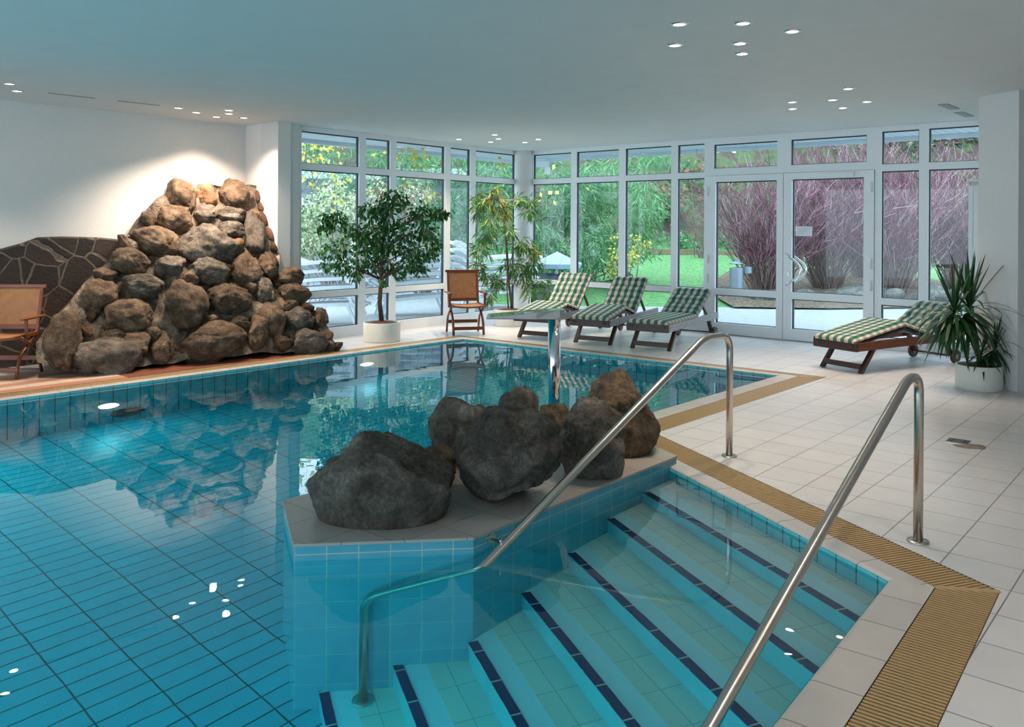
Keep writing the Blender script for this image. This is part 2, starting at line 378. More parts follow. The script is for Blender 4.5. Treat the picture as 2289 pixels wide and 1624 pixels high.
# ------------------------------------------------------------------ pool outline (water's edge, six corners)
def dirn(a, b): d = np.array(b[:2]) - np.array(a[:2]); return d/np.linalg.norm(d)
PL0 = at_z(0, 900, ZW)[:2]; P1 = at_z(1036, 760, ZW)[:2]; P2 = at_z(1740, 843, ZW)[:2]
PR = at_z(1480, 920, ZW)[:2]; PD = at_z(1514, 1060, ZW)[:2]; C1 = at_z(1985, 1307, ZW)[:2]; C2 = at_z(1735, 1624, ZW)[:2]
FX = lines_meet(P2, PR-P2, PD, PD-C1)
N1 = C2 + dirn(C1, C2)*4.5
dl = dirn(P1, PL0); N2 = lines_meet(P1, dl, N1, np.array([-.77, .64]))
POOL = [N2, P1, P2, FX, C1, N1]
# offsets outwards for each edge (i -> i+1): curb, grating
OFFC = [.10, .08, .20, .13, .19, .19]
OFFG = [.27, .20, .45, .37, .43, .43]
def offset_poly(P, offs):
    n = len(P); out = []
    ar = sum(P[i][0]*P[(i+1) % n][1]-P[(i+1) % n][0]*P[i][1] for i in range(n)); sg = 1 if ar > 0 else -1
    L = []
    for i in range(n):
        d = dirn(P[i], P[(i+1) % n]); nr = np.array([d[1], -d[0]])*sg; L.append((np.array(P[i])+nr*offs[i], d))
    for i in range(n):
        out.append(lines_meet(L[i-1][0], L[i-1][1], L[i][0], L[i][1]))
    return out
CURB = offset_poly(POOL, OFFC); GRAT = offset_poly(POOL, OFFG)
NE = len(POOL)

# ------------------------------------------------------------------ room shell
LWb, LW1 = at_z(0, 222, ZC)[:2], at_z(550, 281, ZC)[:2]
LW0 = LWb + dirn(LW1, LWb)*9
RW1, RW2 = at_z(622, 271, ZC)[:2], at_z(671, 277.5, ZC)[:2]
WL0, WL1 = at_z(670, 281, ZC)[:2], at_z(1155, 338, ZC)[:2]
WR0, WR1 = at_z(1190, 338, ZC)[:2], at_z(2188, 268, ZC)[:2]
nL, nR = dirn(WL0, WL1), dirn(WR0, WR1)
oL, oR = np.array([-nL[1], nL[0]]), np.array([-nR[1], nR[0]])   # outward
if oL @ WL0 < 0: oL = -oL
if oR @ WR0 < 0: oR = -oR
CORN = lines_meet(WL0, nL, WR0, nR)
RE = WR0 + nR*12.5
RN = RE - oR*17
LN = LW0.copy()
OUT = [LN, LW1, LW1+nL*.25, WL0+oL*.06, CORN+(oL+oR)*.06, RE+oR*.06, RN, RN + np.array([-6, -1.0])]
def flat(name, outer, hole, z, mat, up=True, kind='structure'):
    lst = [[Vector((p[0], p[1], 0)) for p in outer]] + ([[Vector((p[0], p[1], 0)) for p in hole]] if hole else [])
    tri = tessellate_polygon(lst); pts = [p for l in lst for p in l]; m = MB()
    for t in tri:
        a, b, c = [pts[i] for i in t]; ccw = (b-a).cross(c-a).z > 0
        ids = [a, b, c] if ccw == up else [a, c, b]
        m.poly(ids, z, grid_uv)
    o = m.build(name, mat); tag(o, kind=kind); return o
flat('floor', OUT, GRAT, 0.0, M['deck'])
flat('ceiling', OUT, None, ZC, M['ceiling'], up=False)
def strip_wall(name, a, b, z0=0., z1=ZC, th=.2, out=None, mat='plaster', kind='structure'):
    d = dirn(a, b); n = np.array([-d[1], d[0]]) if out is None else out
    pts = [a, b, np.array(b)+n*th, np.array(a)+n*th]
    return tag(MB().prism([tuple(p) for p in pts], z0, z1).build(name, M[mat]), kind=kind)
strip_wall('wall_left', LW0, LW1)
strip_wall('wall_left_return', LW1, RW1, out=-dirn(LW0, LW1)*-1.0)
tag(MB().prism([tuple(RW1), tuple(RW2), tuple(WL0+nL*.0), tuple(WL0+oL*.25), tuple(RW1+oL*.4)], 0, ZC).build('wall_left_pillar', M['column']), kind='structure')
strip_wall('wall_right', RE, RN, out=nR)
# right-hand square column
k0, k1 = at_z(2188, 217, ZC)[:2], at_z(2278, 201, ZC)[:2]
dk = dirn(k0, k1); nk = np.array([-dk[1], dk[0]]);
if nk[0] < 0: nk = -nk
tag(MB().prism([tuple(k0), tuple(k1), tuple(k1+nk*.45), tuple(k0+nk*.45)], 0, ZC).build('wall_column', M['column'], bevel=.01), kind='structure')
cc = CORN - (oL+oR)*.13
tag(MB().cyl(cc, .165, 0, ZC, 48).build('wall_corner_column', M['column'], smooth=False), kind='structure')

# ------------------------------------------------------------------ window walls
def wbox(m, O, n, o, s0, s1, z0, z1, d0=-.035, d1=.035):
    a = O+n*s0+o*d0; b = O+n*s1+o*d0; c = O+n*s1+o*d1; d = O+n*s0+o*d1
    m.prism([tuple(a), tuple(b), tuple(c), tuple(d)], z0, z1)
def bay(name, O, n, o, s0, s1, g0, g1, rows, z1=ZC):
    """one window bay: frame with its transoms, one pane and black gasket per row"""
    e = empty(name, (0, 0, 0)); tag(e, kind='structure')
    f = MB(); wbox(f, O, n, o, s0, g0, 0, z1); wbox(f, O, n, o, g1, s1, 0, z1)
    z = 0.0
    for (a, b) in rows: wbox(f, O, n, o, g0, g1, z, a); z = b
    wbox(f, O, n, o, g0, g1, z, z1); f.build('window_frame', M['frame'], e, bevel=.006)
    for (a, b) in rows:
        p = MB(); wbox(p, O, n, o, g0-.005, g1+.005, a-.005, b+.005, .008, .014)
        p.build('window_pane', M['glass'], e)
        q = MB(); t = .014
        for (x0, x1, y0, y1) in ((g0, g0+t, a, b), (g1-t, g1, a, b), (g0, g1, a, a+t*.6), (g0, g1, b-t, b)): wbox(q, O, n, o, x0, x1, y0, y1, -.001, .034)
        q.build('window_gasket', M['gasket'], e)
    return e
ROWS = [(.155, .60), (.69, 2.41), (2.505, 2.95)]
bL = [(-.02, 1.11, .01, 1.05), (1.11, 1.727, 1.173, 1.665), (1.727, 2.938, 1.789, 2.874), (2.938, 3.563, 3.002, 3.498), (3.563, 4.85, 3.629, 4.71)]
bR = [(-.08, .96, .042, .902), (.96, 1.962, 1.019, 1.90), (1.962, 2.953, 2.025, 2.897), (2.953, 3.515, 3.01, 3.482)]
k = 1
for (s0, s1, g0, g1) in bL: bay('window_%d' % k, WL0, nL, oL, s0, s1, g0, g1, ROWS); k += 1
for (s0, s1, g0, g1) in bR: bay('window_%d' % k, WR0, nR, oR, s0, s1, g0, g1, ROWS); k += 1
for (s0, s1, g0, g1) in [(6.045, 6.66, 6.13, 6.60), (6.66, 7.9, 6.72, 7.82)]: bay('window_%d' % k, WR0, nR, oR, s0, s1, g0, g1, ROWS); k += 1
for (s0, s1, g0, g1) in [(3.515, 4.765, 3.64, 4.66), (4.765, 6.045, 4.865, 5.93)]: bay('window_%d' % k, WR0, nR, oR, s0, s1, g0, g1, [(2.55, 2.92)]).children[0]; k += 1
for o in [o for o in bpy.data.objects if o.name in ('window_12', 'window_13')]:
    o.children[0].data = o.children[0].data
# the two last bays only carry the fanlights: cut their frames above the doors
def fanlight_frame(o, s0, s1, g0, g1):
    f = MB(); wbox(f, WR0, nR, oR, s0, g0, 2.44, ZC); wbox(f, WR0, nR, oR, g1, s1, 2.44, ZC); wbox(f, WR0, nR, oR, g0, g1, 2.44, 2.55); wbox(f, WR0, nR, oR, g0, g1, 2.92, ZC)
    old = [c for c in o.children if c.name.startswith('window_frame')][0]; bpy.data.objects.remove(old)
    f.build('window_frame', M['frame'], o, bevel=.006)
fanlight_frame(bpy.data.objects['window_12'], 3.515, 4.765, 3.64, 4.66)
fanlight_frame(bpy.data.objects['window_13'], 4.765, 6.045, 4.865, 5.93)
def door(name, s0, s1, g0, g1, ztop=2.435):
    e = empty(name); tag(e, kind='structure'); f = MB(); wi = -.05
    wbox(f, WR0, nR, oR, s0, g0, 0.01, ztop, wi, .035); wbox(f, WR0, nR, oR, g1, s1, 0.01, ztop, wi, .035)
    for a, b in ((0.01, .17), (.605, .705), (2.34, ztop)): wbox(f, WR0, nR, oR, g0, g1, a, b, wi, .035)
    f.build('door_frame', M['frame'], e, bevel=.006)
    for a, b in ((.17, .605), (.705, 2.34)):
        p = MB(); wbox(p, WR0, nR, oR, g0-.005, g1+.005, a-.005, b+.005, .004, .010); p.build('door_pane', M['glass'], e)
        q = MB(); t = .014
        for (x0, x1, y0, y1) in ((g0, g0+t, a, b), (g1-t, g1, a, b), (g0, g1, a, a+t*.6), (g0, g1, b-t, b)): wbox(q, WR0, nR, oR, x0, x1, y0, y1, -.001, .034)
        q.build('door_gasket', M['gasket'], e)
    return e
d1 = door('door_1', 3.52, 4.758, 3.68, 4.66); d2 = door('door_2', 4.766, 6.038, 4.89, 5.90)
def wp(s, z, d): p = WR0+nR*s+oR*d; return Vector((p[0], p[1], z))
def hinge(par, s, z):
    m = MB(); m.bar(wp(s, z-.07, -.06), wp(s, z+.07, -.06), .03, .03); m.build('hinge', M['frame'], par, bevel=.004)
    m = MB(); 
for z in (.85, 1.15+.0, 2.2): hinge(d1, 3.55, z); hinge(d2, 6.0, z)
# curved pull handles and lock
for (d_, nm) in ((-.10, 'door_handle'), (.09, 'door_handle')):
    pts = [wp(4.80 + .25*math.sin(math.pi*t), .80+.46*t, d_*min(1, .35+3*math.sin(math.pi*t))) for t in np.linspace(0, 1, 21)]
    MB().tube(pts, .017, 12).build('door_handle', M['chrome'], d2, True)
m = MB(); m.bar(wp(4.835, .93, -.055), wp(4.835, 1.0, -.055), .045, .012); m.build('door_lock', M['chrome'], d2, bevel=.004)
m = MB(); m.bar(wp(5.3, 2.385, -.06), wp(5.78, 2.385, -.06), .05, .06); m.build('door_closer', M['frame'], d2, bevel=.006)
# paper notice on the door glass
nt = MB(); wbox(nt, WR0, nR, oR, 4.93, 5.17, 1.52, 1.66, -.004, .000)
nt = tag(nt.build('paper_notice', plain('white_paper', (.80, .84, .90), .8)), 'small white paper notice stuck on the glass of the right door leaf', 'notice')
ln = MB()
for i in range(3): wbox(ln, WR0, nR, oR, 4.96, 5.13-.04*i, 1.62-.03*i, 1.626-.03*i, -.006, -.0045)
ln.build('printed_lines', plain('grey_print', (.35, .4, .5), .8), nt)
# wall continuing right of the last bay
strip_wall('wall_window_right', WR0+nR*7.9, RE, out=oR)
# tall radiator before the last window
ra, rb = on_plane(2163, 405, WR0-oR*.25, WR1-oR*.25), on_plane(2192, 405, WR0-oR*.25, WR1-oR*.25)
e = empty('tall_radiator', (ra[0], ra[1], .35), 0, 'tall narrow white radiator standing upright against the column beside the last window', 'radiator')
dr = dirn(ra, rb)
for i in range(3):
    m = MB(); a = np.array([0, 0]) + dr*(.06*i+.01); m.prism([tuple(a), tuple(a+dr*.05), tuple(a+dr*.05+oR*.06), tuple(a+oR*.06)], 0, ra[2]-.35); m.build('radiator_column', M['frame'], e, bevel=.01)
m = MB(); m.prism([(0, 0), tuple(dr*.18), tuple(dr*.18+oR*.05), tuple(oR*.05)], ra[2]-.40, ra[2]-.33); m.build('radiator_header', M['frame'], e, bevel=.008)
# roof overhang outside
def eave(d): return [tuple(WL0+oL*d), tuple(lines_meet(WL0+oL*d, nL, WR0+oR*d, nR)), tuple(RE+oR*d)]
sf = MB(); sf.prism(eave(.04)+eave(1.02)[::-1], 2.975, 3.05); sf.prism(eave(1.0)+eave(1.06)[::-1], 2.91, 3.2)
M['soffit'] = tile('white_soffit_boards', (.62, .68, .74), (.62, .68, .74), (.25, .3, .35), 10, .12, g=.006, rough=.5)
tag(sf.build('ceiling_eaves', M['soffit']), kind='structure')

# ------------------------------------------------------------------ pool basin
fl = MB(); ca, sa = math.cos(R(48)), math.sin(R(48))
fl.poly([tuple(p) for p in offset_poly(POOL, [.05]*NE)][::-1], ZF, lambda p: (p[0]*ca+p[1]*sa, -p[0]*sa+p[1]*ca))
fo = fl.build('floor_pool', M['poolfloor']); tag(fo, kind='structure')
if fo.data.polygons[0].normal.z < 0: fo.data.flip_normals()
NAMES = ['left', 'far', 'right', 'diagonal', 'near', 'front']
wall_uv0 = 0.069
for i in range(NE):
    a, b = POOL[i], POOL[(i+1) % NE]; m = MB(); L = np.linalg.norm(b-a)
    m.wallq(a, b, ZF-.02, -.012); tag(m.build('wall_pool_'+NAMES[i], M['poolwall']), kind='structure')
    # curb with rounded lip
    ci, cj = CURB[i], CURB[(i+1) % NE]; m = MB(); d = dirn(a, b)
    nrm = (ci-np.array(a)); nrm = nrm-d*(nrm@d); nrm /= np.linalg.norm(nrm)
    prof = [(0.0, -.034), (0.0, -.016), (.006, -.006), (.018, -.001), (.03, 0.0), (1, 0.0)]
    prev = None; w_ = OFFC[i]
    for (t, z) in prof:
        tt = min(t/w_, 1) if t < 1 else 1
        p = np.array(a)*(1-tt)+ci*tt; q = np.array(b)*(1-tt)+cj*tt; cur = (p, q, z)
        if prev is not None:
            vs = [(*prev[0], prev[2]), (*prev[1], prev[2]), (*cur[1], cur[2]), (*cur[0], cur[2])]
            uvf = lambda v: (float((np.array(v[:2])-np.array(a))@d)+100, float((np.array(v[:2])-np.array(a))@nrm)+1)
            m.add(vs, [(3, 2, 1, 0)], [[uvf(vs[j]) for j in (3, 2, 1, 0)]])
        prev = cur
    tag(m.build('trim_curb_'+NAMES[i], M['curb'], smooth=True), kind='structure')
    # gutter and grating bars
    gi, gj = GRAT[i], GRAT[(i+1) % NE]; m = MB()
    m.add([(*ci, -.035), (*cj, -.035), (*gj, -.035), (*gi, -.035)], [(0, 1, 2, 3)])
    for (p, q) in ((ci, cj), (gi, gj)): m.add([(*p, -.035), (*q, -.035), (*q, 0.0), (*p, 0.0)], [(0, 1, 2, 3)])
    tag(m.build('trim_gutter_'+NAMES[i], M['trough']), kind='structure')
    m = MB(); sp = .0235
    def crossing(s):
        base = np.array(a)+d*s
        p = base+nrm*(OFFC[i]+.004); q = base+nrm*(OFFG[i]-.004); return p, q
    lo = min((ci-a)@d, (gi-a)@d); hi = max((cj-a)@d, (gj-a)@d); s = lo
    if i in (4, 5): hi = min(hi, 3.2)
    while s < hi:
        p, q = crossing(s)
        # clip against the mitres
        def inside(pt):
            for (e0, e1, sgn) in ((ci, gi, 1), (cj, gj, -1)):
                de = e1-e0; cr = de[0]*(pt-e0)[1]-de[1]*(pt-e0)[0]; ref = de[0]*((e0+d*sgn)-e0)[1]-de[1]*((e0+d*sgn)-e0)[0]
                if cr*ref < 0: return False
            return True
        ts = [t for t in np.linspace(0, 1, 13) if inside(p*(1-t)+q*t)]
        if len(ts) > 1:
            p2 = p*(1-ts[0])+q*ts[0]; q2 = p*(1-ts[-1])+q*ts[-1]
            m.bar((*p2, -.007), (*q2, -.007), .0120, .014)
        s += sp
    for off in (.02, OFFG[i]-OFFC[i]-.02):
        t = off/(OFFG[i]-OFFC[i]); p = ci*(1-t)+gi*t; q = cj*(1-t)+gj*t; m.bar((*p, -.015), (*q, -.015), .012, .012)
    if i in (3, 4):
        pass
    tag(m.build('trim_grating_'+NAMES[i], M['ochre']), kind='structure')
m = MB()
for j in (4, 2): m.bar((*CURB[j], -.006), (*GRAT[j], -.006), .035, .014)
tag(m.build('trim_grating_corner', M['ochre']), kind='structure')

# ------------------------------------------------------------------ raised ledge (peninsula) that carries the boulders
IA, IB, IC, ID = [at_z(*p, ZI)[:2] for p in [(635, 1118), (658, 1215), (1058, 1200), (1512, 1018)]]
IE = lines_meet(IA, UX, ID, FX-ID)
LEDGE = [IA, IB, IC, ID, IE]
led = empty('rock_ledge', (*IB, 0), 0, 'tiled ledge jutting into the pool with large boulders on it', 'ledge')
IV = Matrix.Translation((-IB[0], -IB[1], 0))
def shifted(mb, off):
    mb.v = [(x-off[0], y-off[1], z-(off[2] if len(off) > 2 else 0)) for x, y, z in mb.v]; return mb
u = 0; m = MB()
for i in range(5):
    a, b = LEDGE[i], LEDGE[(i+1) % 5]; m.wallq(a, b, ZF, ZI-.012, 0)
shifted(m, IB).build('ledge_wall', M['ledgewall'], led)
m = MB(); tp = offset_poly(LEDGE, [.006]*5); m.prism([tuple(p) for p in tp], ZI-.014, ZI)
shifted(m, IB).build('ledge_top', M['ledge'], led, bevel=.004)

# ------------------------------------------------------------------ steps under water
DEP = [.205, .388, .60, .782, .965, 1.16, 1.356]
NOSE = [(.855, 5.443), (.593, 5.135), (.333, 4.830), (.066, 4.517), (-.202, 4.202), (-.573, 4.177), (-.934, 4.133)]
DN = np.array([math.cos(R(-69)), math.sin(R(-69))]); DP = np.array([-DN[1], DN[0]])   # along / towards deck
if DP[0] < 0: DP = -DP
st = empty('pool_steps', (NOSE[-1][0], NOSE[-1][1], ZF), 0, 'wide flight of pale tiled steps with navy edges going down into the pool', 'steps')
t = NT('step_tread_tile'); uv = t.n('ShaderNodeUVMap').outputs[0]
br = t.n('ShaderNodeTexBrick', {'Vector': uv, 'Color1': (.70, .66, .58, 1), 'Color2': (.76, .72, .64, 1), 'Mortar': (.42, .44, .42, 1), 'Scale': 1., 'Mortar Size': .0025, 'Mortar Smooth': .1, 'Brick Width': .25, 'Row Height': .125}, offset=0.)
sx = t.n('ShaderNodeSeparateXYZ', {0: uv}).outputs[1]
pale = t.n('ShaderNodeMath', {0: sx, 1: .155}, operation='LESS_THAN').outputs[0]
rib = t.n('ShaderNodeTexWave', {'Vector': uv, 'Scale': 18.0}, bands_direction='Y').outputs[0]
mx = t.n('ShaderNodeMix', data_type='RGBA'); t.l(pale, mx.inputs[0]); t.l(br.outputs[0], mx.inputs[6]); mx.inputs[7].default_value = (.66, .80, .86, 1)
t.l(mx.outputs[2], t.b.inputs['Base Color']); t.b.inputs['Roughness'].default_value = .4; M['tread'] = t.m
M['navy'] = tile('navy_edge_tile', (.004, .022, .10), (.006, .03, .13), (.6, .6, .5), .25, 1.0, g=.005, rough=.2)
M['riser'] = tile('turquoise_riser_tile', (.14, .50, .56), (.16, .54, .60), (.20, .50, .52), .25, .25, g=.0025, rough=.2)
BOTD = dirn(C1, C2)
NZ = (NOSE[-1][0], NOSE[-1][1], ZF)
for kk, (d_, nz_) in enumerate(zip(DEP, NOSE)):
    p0 = np.array(nz_); z = ZW-d_; zb = ZW-(DEP[kk+1] if kk < 6 else 1.5)
    p1 = lines_meet(p0, DN, C1, BOTD)
    poly = [p0, p1, C1, ID-DP*.0]
    if kk > 4: poly.append(IC)
    m = MB(); q = p0; uvf = lambda P: (float((np.array(P[:2])-q)@DN)+100, float((np.array(P[:2])-q)@DP))
    ccw = [tuple(x) for x in poly]
    ar = sum(ccw[i][0]*ccw[(i+1) % len(ccw)][1]-ccw[(i+1) % len(ccw)][0]*ccw[i][1] for i in range(len(ccw)))
    if ar < 0: ccw.reverse()
    m.poly(ccw, z, uvf); step = shifted(m, NZ).build('step', M['tread'], st)
    step.name = 'step'
    # riser face
    m = MB(); m.wallq(p0, p1, zb, z-.0); shifted(m, NZ).build('riser', M['riser'], step)
    a, b = p0-DP*.003, p1-DP*.003
    m = MB(); m.prism([tuple(a), tuple(b), tuple(b+DP*.05), tuple(a+DP*.05)], z-.045 if False else z-.004, z+.004, uvf=lambda P: (float((np.array(P[:2])-q)@DN)+100+.04*kk, .5))
    shifted(m, NZ).build('nosing_strip', M['navy'], step)

# ------------------------------------------------------------------ water
wt = MB(); wp_ = offset_poly(POOL, [.004]*NE)
wt.prism([tuple(p) for p in wp_], ZF-.01, ZW)
wo = wt.build('pool_water', M['water']); tag(wo, 'clear turquoise water filling the indoor pool', 'water', kind='stuff')

# underwater lamps and inlets in the left pool wall
dL = dirn(PL0, P1); nLp = np.array([dL[1], -dL[0]])   # into the pool
def under(px, py, P, Q):
    """point on the submerged vertical plane P-Q seen through the water at this pixel"""
    W = at_z(px, py, ZW); r = ray(px, py); r = r/np.linalg.norm(r); eta = 1/1.33; ci_ = -r[2]
    tt = eta*r+np.array([0, 0, eta*ci_-math.sqrt(1-eta**2*(1-ci_**2))])
    n = np.array([-(Q-P)[1], (Q-P)[0]]); s = ((P-W[:2])@n)/(tt[:2]@n); return W+tt*s
def wall_disc(name, c, r, mat, th=.02, parent=None, inner=None):
    m = MB(); N = 32; X = Vector((*dL, 0)); Y = Vector((0, 0, 1)); D = Vector((*nLp, 0)); c = Vector(c); vs = []
    for off in (.0, th):
        for k in range(N): a = 2*math.pi*k/N; vs.append(X*r*math.cos(a)+Y*r*math.sin(a)+D*off)
    m.add(vs, [(k, (k+1) % N, N+(k+1) % N, N+k) for k in range(N)]+[tuple(range(N, 2*N))]); return m
for (px, py, lab) in ((240, 906, 'lit round underwater lamp in the pool wall nearest the left edge'), (817, 813, 'lit round underwater lamp in the pool wall near the far corner')):
    c = under(px, py, PL0, P1)
    e = empty('pool_lamp', c, 0, lab, 'pool lamp', 'underwater lamps in the pool wall')
    wall_disc('lamp_ring', c, .15, None).build('lamp_ring', M['steel'], e)
    shifted(wall_disc('lamp_lens', c, .095, None, .03), (0, 0, 0)).build('lamp_lens', M['poollamp'], e)
    l = bpy.data.lights.new('pool_lamp_and_fill_light', 'AREA'); l.shape = 'DISK'; l.size = .19; l.energy = POOL_W; l.color = (.75, .93, 1.)
    lo_ = bpy.data.objects.new('pool_lamp_and_fill_light', l); COL.objects.link(lo_); lo_.location = (c[0]+nLp[0]*.045, c[1]+nLp[1]*.045, c[2])
    lo_.rotation_euler = Vector((*nLp, -.05)).to_track_quat('-Z', 'Y').to_euler()
# added fill lights under water, outside the frame and without fixtures, brighten the pool
for (P, Q, t_) in ((N2, PL0, .35), (N2, PL0, .75), (N1, C1, .20), (N1, N2, .3), (N1, N2, .7)):
    c = P*(1-t_)+Q*t_; l = bpy.data.lights.new('pool_lamp_and_fill_light', 'AREA'); l.shape = 'DISK'; l.size = .19; l.energy = POOL_W*5.6; l.color = (.72, .97, 1.)
    mid = np.array([-3.0, 5.0]); n_ = dirn(c, mid)
    lo_ = bpy.data.objects.new('pool_lamp_and_fill_light', l); COL.objects.link(lo_); lo_.location = (c[0]+n_[0]*.1, c[1]+n_[1]*.1, -.5)
    lo_.rotation_euler = Vector((*n_, -.05)).to_track_quat('-Z', 'Y').to_euler()
c = under(285, 920, PL0, P1); e = tag(wall_disc('x', c, .17, None, .015).build('pool_suction_grate', plain('dark_grate', (.03, .08, .09), .5)), 'dark round suction grate in the left pool wall beside the lamp', 'grate'); e.location = c
for (px, py, lab) in ((113, 947, 'pale green inlet nozzle low in the pool wall at the left'), (557, 868, 'pale green inlet nozzle in the pool wall below the rock waterfall')):
    c = under(px, py, PL0, P1); e = tag(wall_disc('x', c, .07, None, .015).build('pool_inlet', plain('pale_green_plastic', (.25, .65, .55), .4)), lab, 'nozzle', 'inlet nozzles'); e.location = c
c = at_z(938, 893, ZF)

# ------------------------------------------------------------------ boulders
def rock_mesh(seed, radii, sub=4, planes=14, cut=(.70, .95), rough=.05, flat=None, sharp=12.0, peak=None, base=0.0, extra=()):
    rnd = random.Random(seed); bm = bmesh.new(); bmesh.ops.create_icosphere(bm, subdivisions=sub, radius=1.0)
    pl = []
    for _ in range(planes):
        n = Vector((rnd.gauss(0, 1), rnd.gauss(0, 1), rnd.gauss(0, 1))).normalized(); pl.append((n, rnd.uniform(*cut)))
    pl += [(Vector(q[:3]).normalized(), q[3]) for q in extra]
    so = Vector((seed*3.17 % 50, seed*1.7 % 50, seed*.9 % 50))
    for v in bm.verts:
        d = v.co.normalized(); s = 1.0
        for n, h in pl:
            c = n.dot(d)
            if c > .05: s += (c/h)**sharp
        r = s**(-1/sharp)
        r *= 1+rough*2.2*noise.noise(d*1.6+so)+rough*noise.noise(d*4+so)+rough*.45*noise.noise(d*10+so)+rough*.2*noise.noise(d*24+so)
        r *= 1-rough*.9*max(0, .25-abs(noise.noise(d*2.3+so*2)))*2
        p = d*r
        if base and p.z < 0:
            hh = math.hypot(p.x, p.y)+1e-6; eq = 1-.18*min(1, -p.z); k_ = 1+base*(max(eq/max(hh, .35), 1)-1)*min(1, -p.z*2.0); k_ = min(k_, eq/hh if hh < eq else 1) if hh < eq else 1; p.x *= k_; p.y *= k_
        if peak: p = Vector((p.x+(peak[0])*max(p.z, 0), p.y, p.z)); sx = 1-peak[1]*max(0, p.z)*.5-peak[1]*.25; p.x = peak[0]*max(p.z, 0)+(p.x-peak[0]*max(p.z, 0))*(sx+.25*peak[1]); 
        v.co = Vector((p.x*radii[0], p.y*radii[1], p.z*radii[2]))
        if flat is not None and v.co.z < -radii[2]*flat: v.co.z = -radii[2]*flat-(0.0)
    me = bpy.data.meshes.new('boulder'); bm.to_mesh(me); bm.free(); return me
def ledge_rock(px0, px1, ytop, ybot, seed, label, mat, depth, peak=None, sub=5, planes=12, cut=(.64, .92), rough=.085, zb=ZI, xs=1.0, base=.62, extra=()):
    Yf = at_z((px0+px1)/2, ybot, zb)[1]; Y = Yf+depth*.88
    top = at_y((px0+px1)/2, ytop, Y); w_ = (px1-px0)*Y/F/2; h = (top[2]-zb)
    me = rock_mesh(seed, (1, 1, 1), sub, planes, cut, rough, None, 16.0, peak, base, extra)
    c = np.zeros(len(me.vertices)*3); me.vertices.foreach_get('co', c); c = c.reshape(-1, 3)
    lo_, hi_ = c.min(0), c.max(0); c = (c-(lo_+hi_)/2)/((hi_-lo_)/2)          # unit box, then real size
    c[:, 2] = np.maximum(c[:, 2], -.78); c *= np.array([w_*xs, depth, h/1.78]); me.vertices.foreach_set('co', c.ravel()); me.update()
    o = link('boulder', me, M[mat], None, True); o.location = (top[0], Y, zb+h/1.78*.78-.003)
    return tag(o, label, 'rock', 'boulders on the pool ledge')
ledge_rock(680, 1018, 963, 1186, 11, 'large dark angular boulder nearest the left end of the ledge', 'rock_dark', .31, None, planes=7, cut=(.80, .96), base=.85, extra=[(.66, -.12, .72, .50), (-.82, -.1, .55, .66), (.1, -.8, .6, .66), (-.35, -.6, .6, .72)])
ledge_rock(1010, 1262, 905, 1146, 23, 'large rounded grey boulder in the middle front of the ledge', 'rock_dark', .30, base=.35, extra=[(.1, 0, 1, .76), (-.75, -.2, .65, .66), (.6, -.35, -.72, .58), (-.9, -.3, 0, .84), (0, -.9, .3, .78)])
ledge_rock(956, 1120, 888, 1045, 31, 'smooth grey boulder behind the two large front boulders', 'rock_dark', .22, extra=[(.8, 0, .6, .74), (-.7, -.4, .5, .86)])
ledge_rock(1112, 1208, 860, 985, 42, 'small rounded dark boulder at the back between two larger ones', 'rock_dark', .15, sub=4, planes=4, cut=(.85, .95), extra=[(0, 0, 1, .80)])
ledge_rock(1247, 1404, 890, 1080, 57, 'mid-sized grey boulder behind the handrail, right of the middle', 'rock_dark', .27, extra=[(-.8, -.2, .55, .78), (.75, -.4, -.3, .86), (.7, -.3, .6, .8)])
ledge_rock(1308, 1476, 826, 1021, 64, 'tall rust-brown boulder at the deck end of the ledge', 'rock_rust', .27, None, extra=[(.78, -.1, .55, .66), (-.9, 0, .1, .86), (-.5, -.2, .85, .84)])
ledge_rock(838, 912, 962, 1065, 71, 'small brown boulder peeping out behind the leftmost boulder', 'rock_rust', .10, sub=4)
ledge_rock(920, 1025, 992, 1092, 83, 'low brown stone wedged between the leftmost and the middle boulder', 'rock_rust', .14, sub=4)
ledge_rock(1203, 1272, 898, 955, 95, 'small brown stone at the foot of the steel water spout', 'rock_rust', .12, sub=4)

# ------------------------------------------------------------------ steel: spout and handrails
sp_ = at_z(1238, 934, ZI); e = empty('water_spout', sp_, 0, 'stainless steel waterfall spout on a post among the boulders', 'water spout')
zt = at_y(1238, 712, sp_[1])[2]-ZI
MB().tube([(0, 0, 0), (0, 0, zt)], .051, 28).build('post', M['chrome'], e, True)
m = MB(); tipx = at_y(1088, 708, sp_[1])[0]-sp_[0]; N = 14; top = []; bot = []
hz = at_y(1238, 690, sp_[1])[2]-ZI; hb = zt-.0; tz = at_y(1088, 707, sp_[1])[2]-ZI
outl = [(.085, -.05), (.085, .05), (.04, .085), (-.15, .12), (tipx, .17), (tipx, -.17), (-.15, -.12), (.04, -.085)]
vs = []
for (x, y) in outl: f = min(1, max(0, x/tipx)); vs.append((x, y, hz+(tz+.006-hz)*f))
for (x, y) in outl: f = min(1, max(0, x/tipx)); vs.append((x, y, hb+(tz-.004-hb)*f**.8))
n = len(outl); m.add(vs, [tuple(range(n))[::-1], tuple(range(n, 2*n))]+[(k, (k+1) % n, n+(k+1) % n, n+k) for k in range(n)])
m.build('spout_head', M['chrome'], e, bevel=.006)
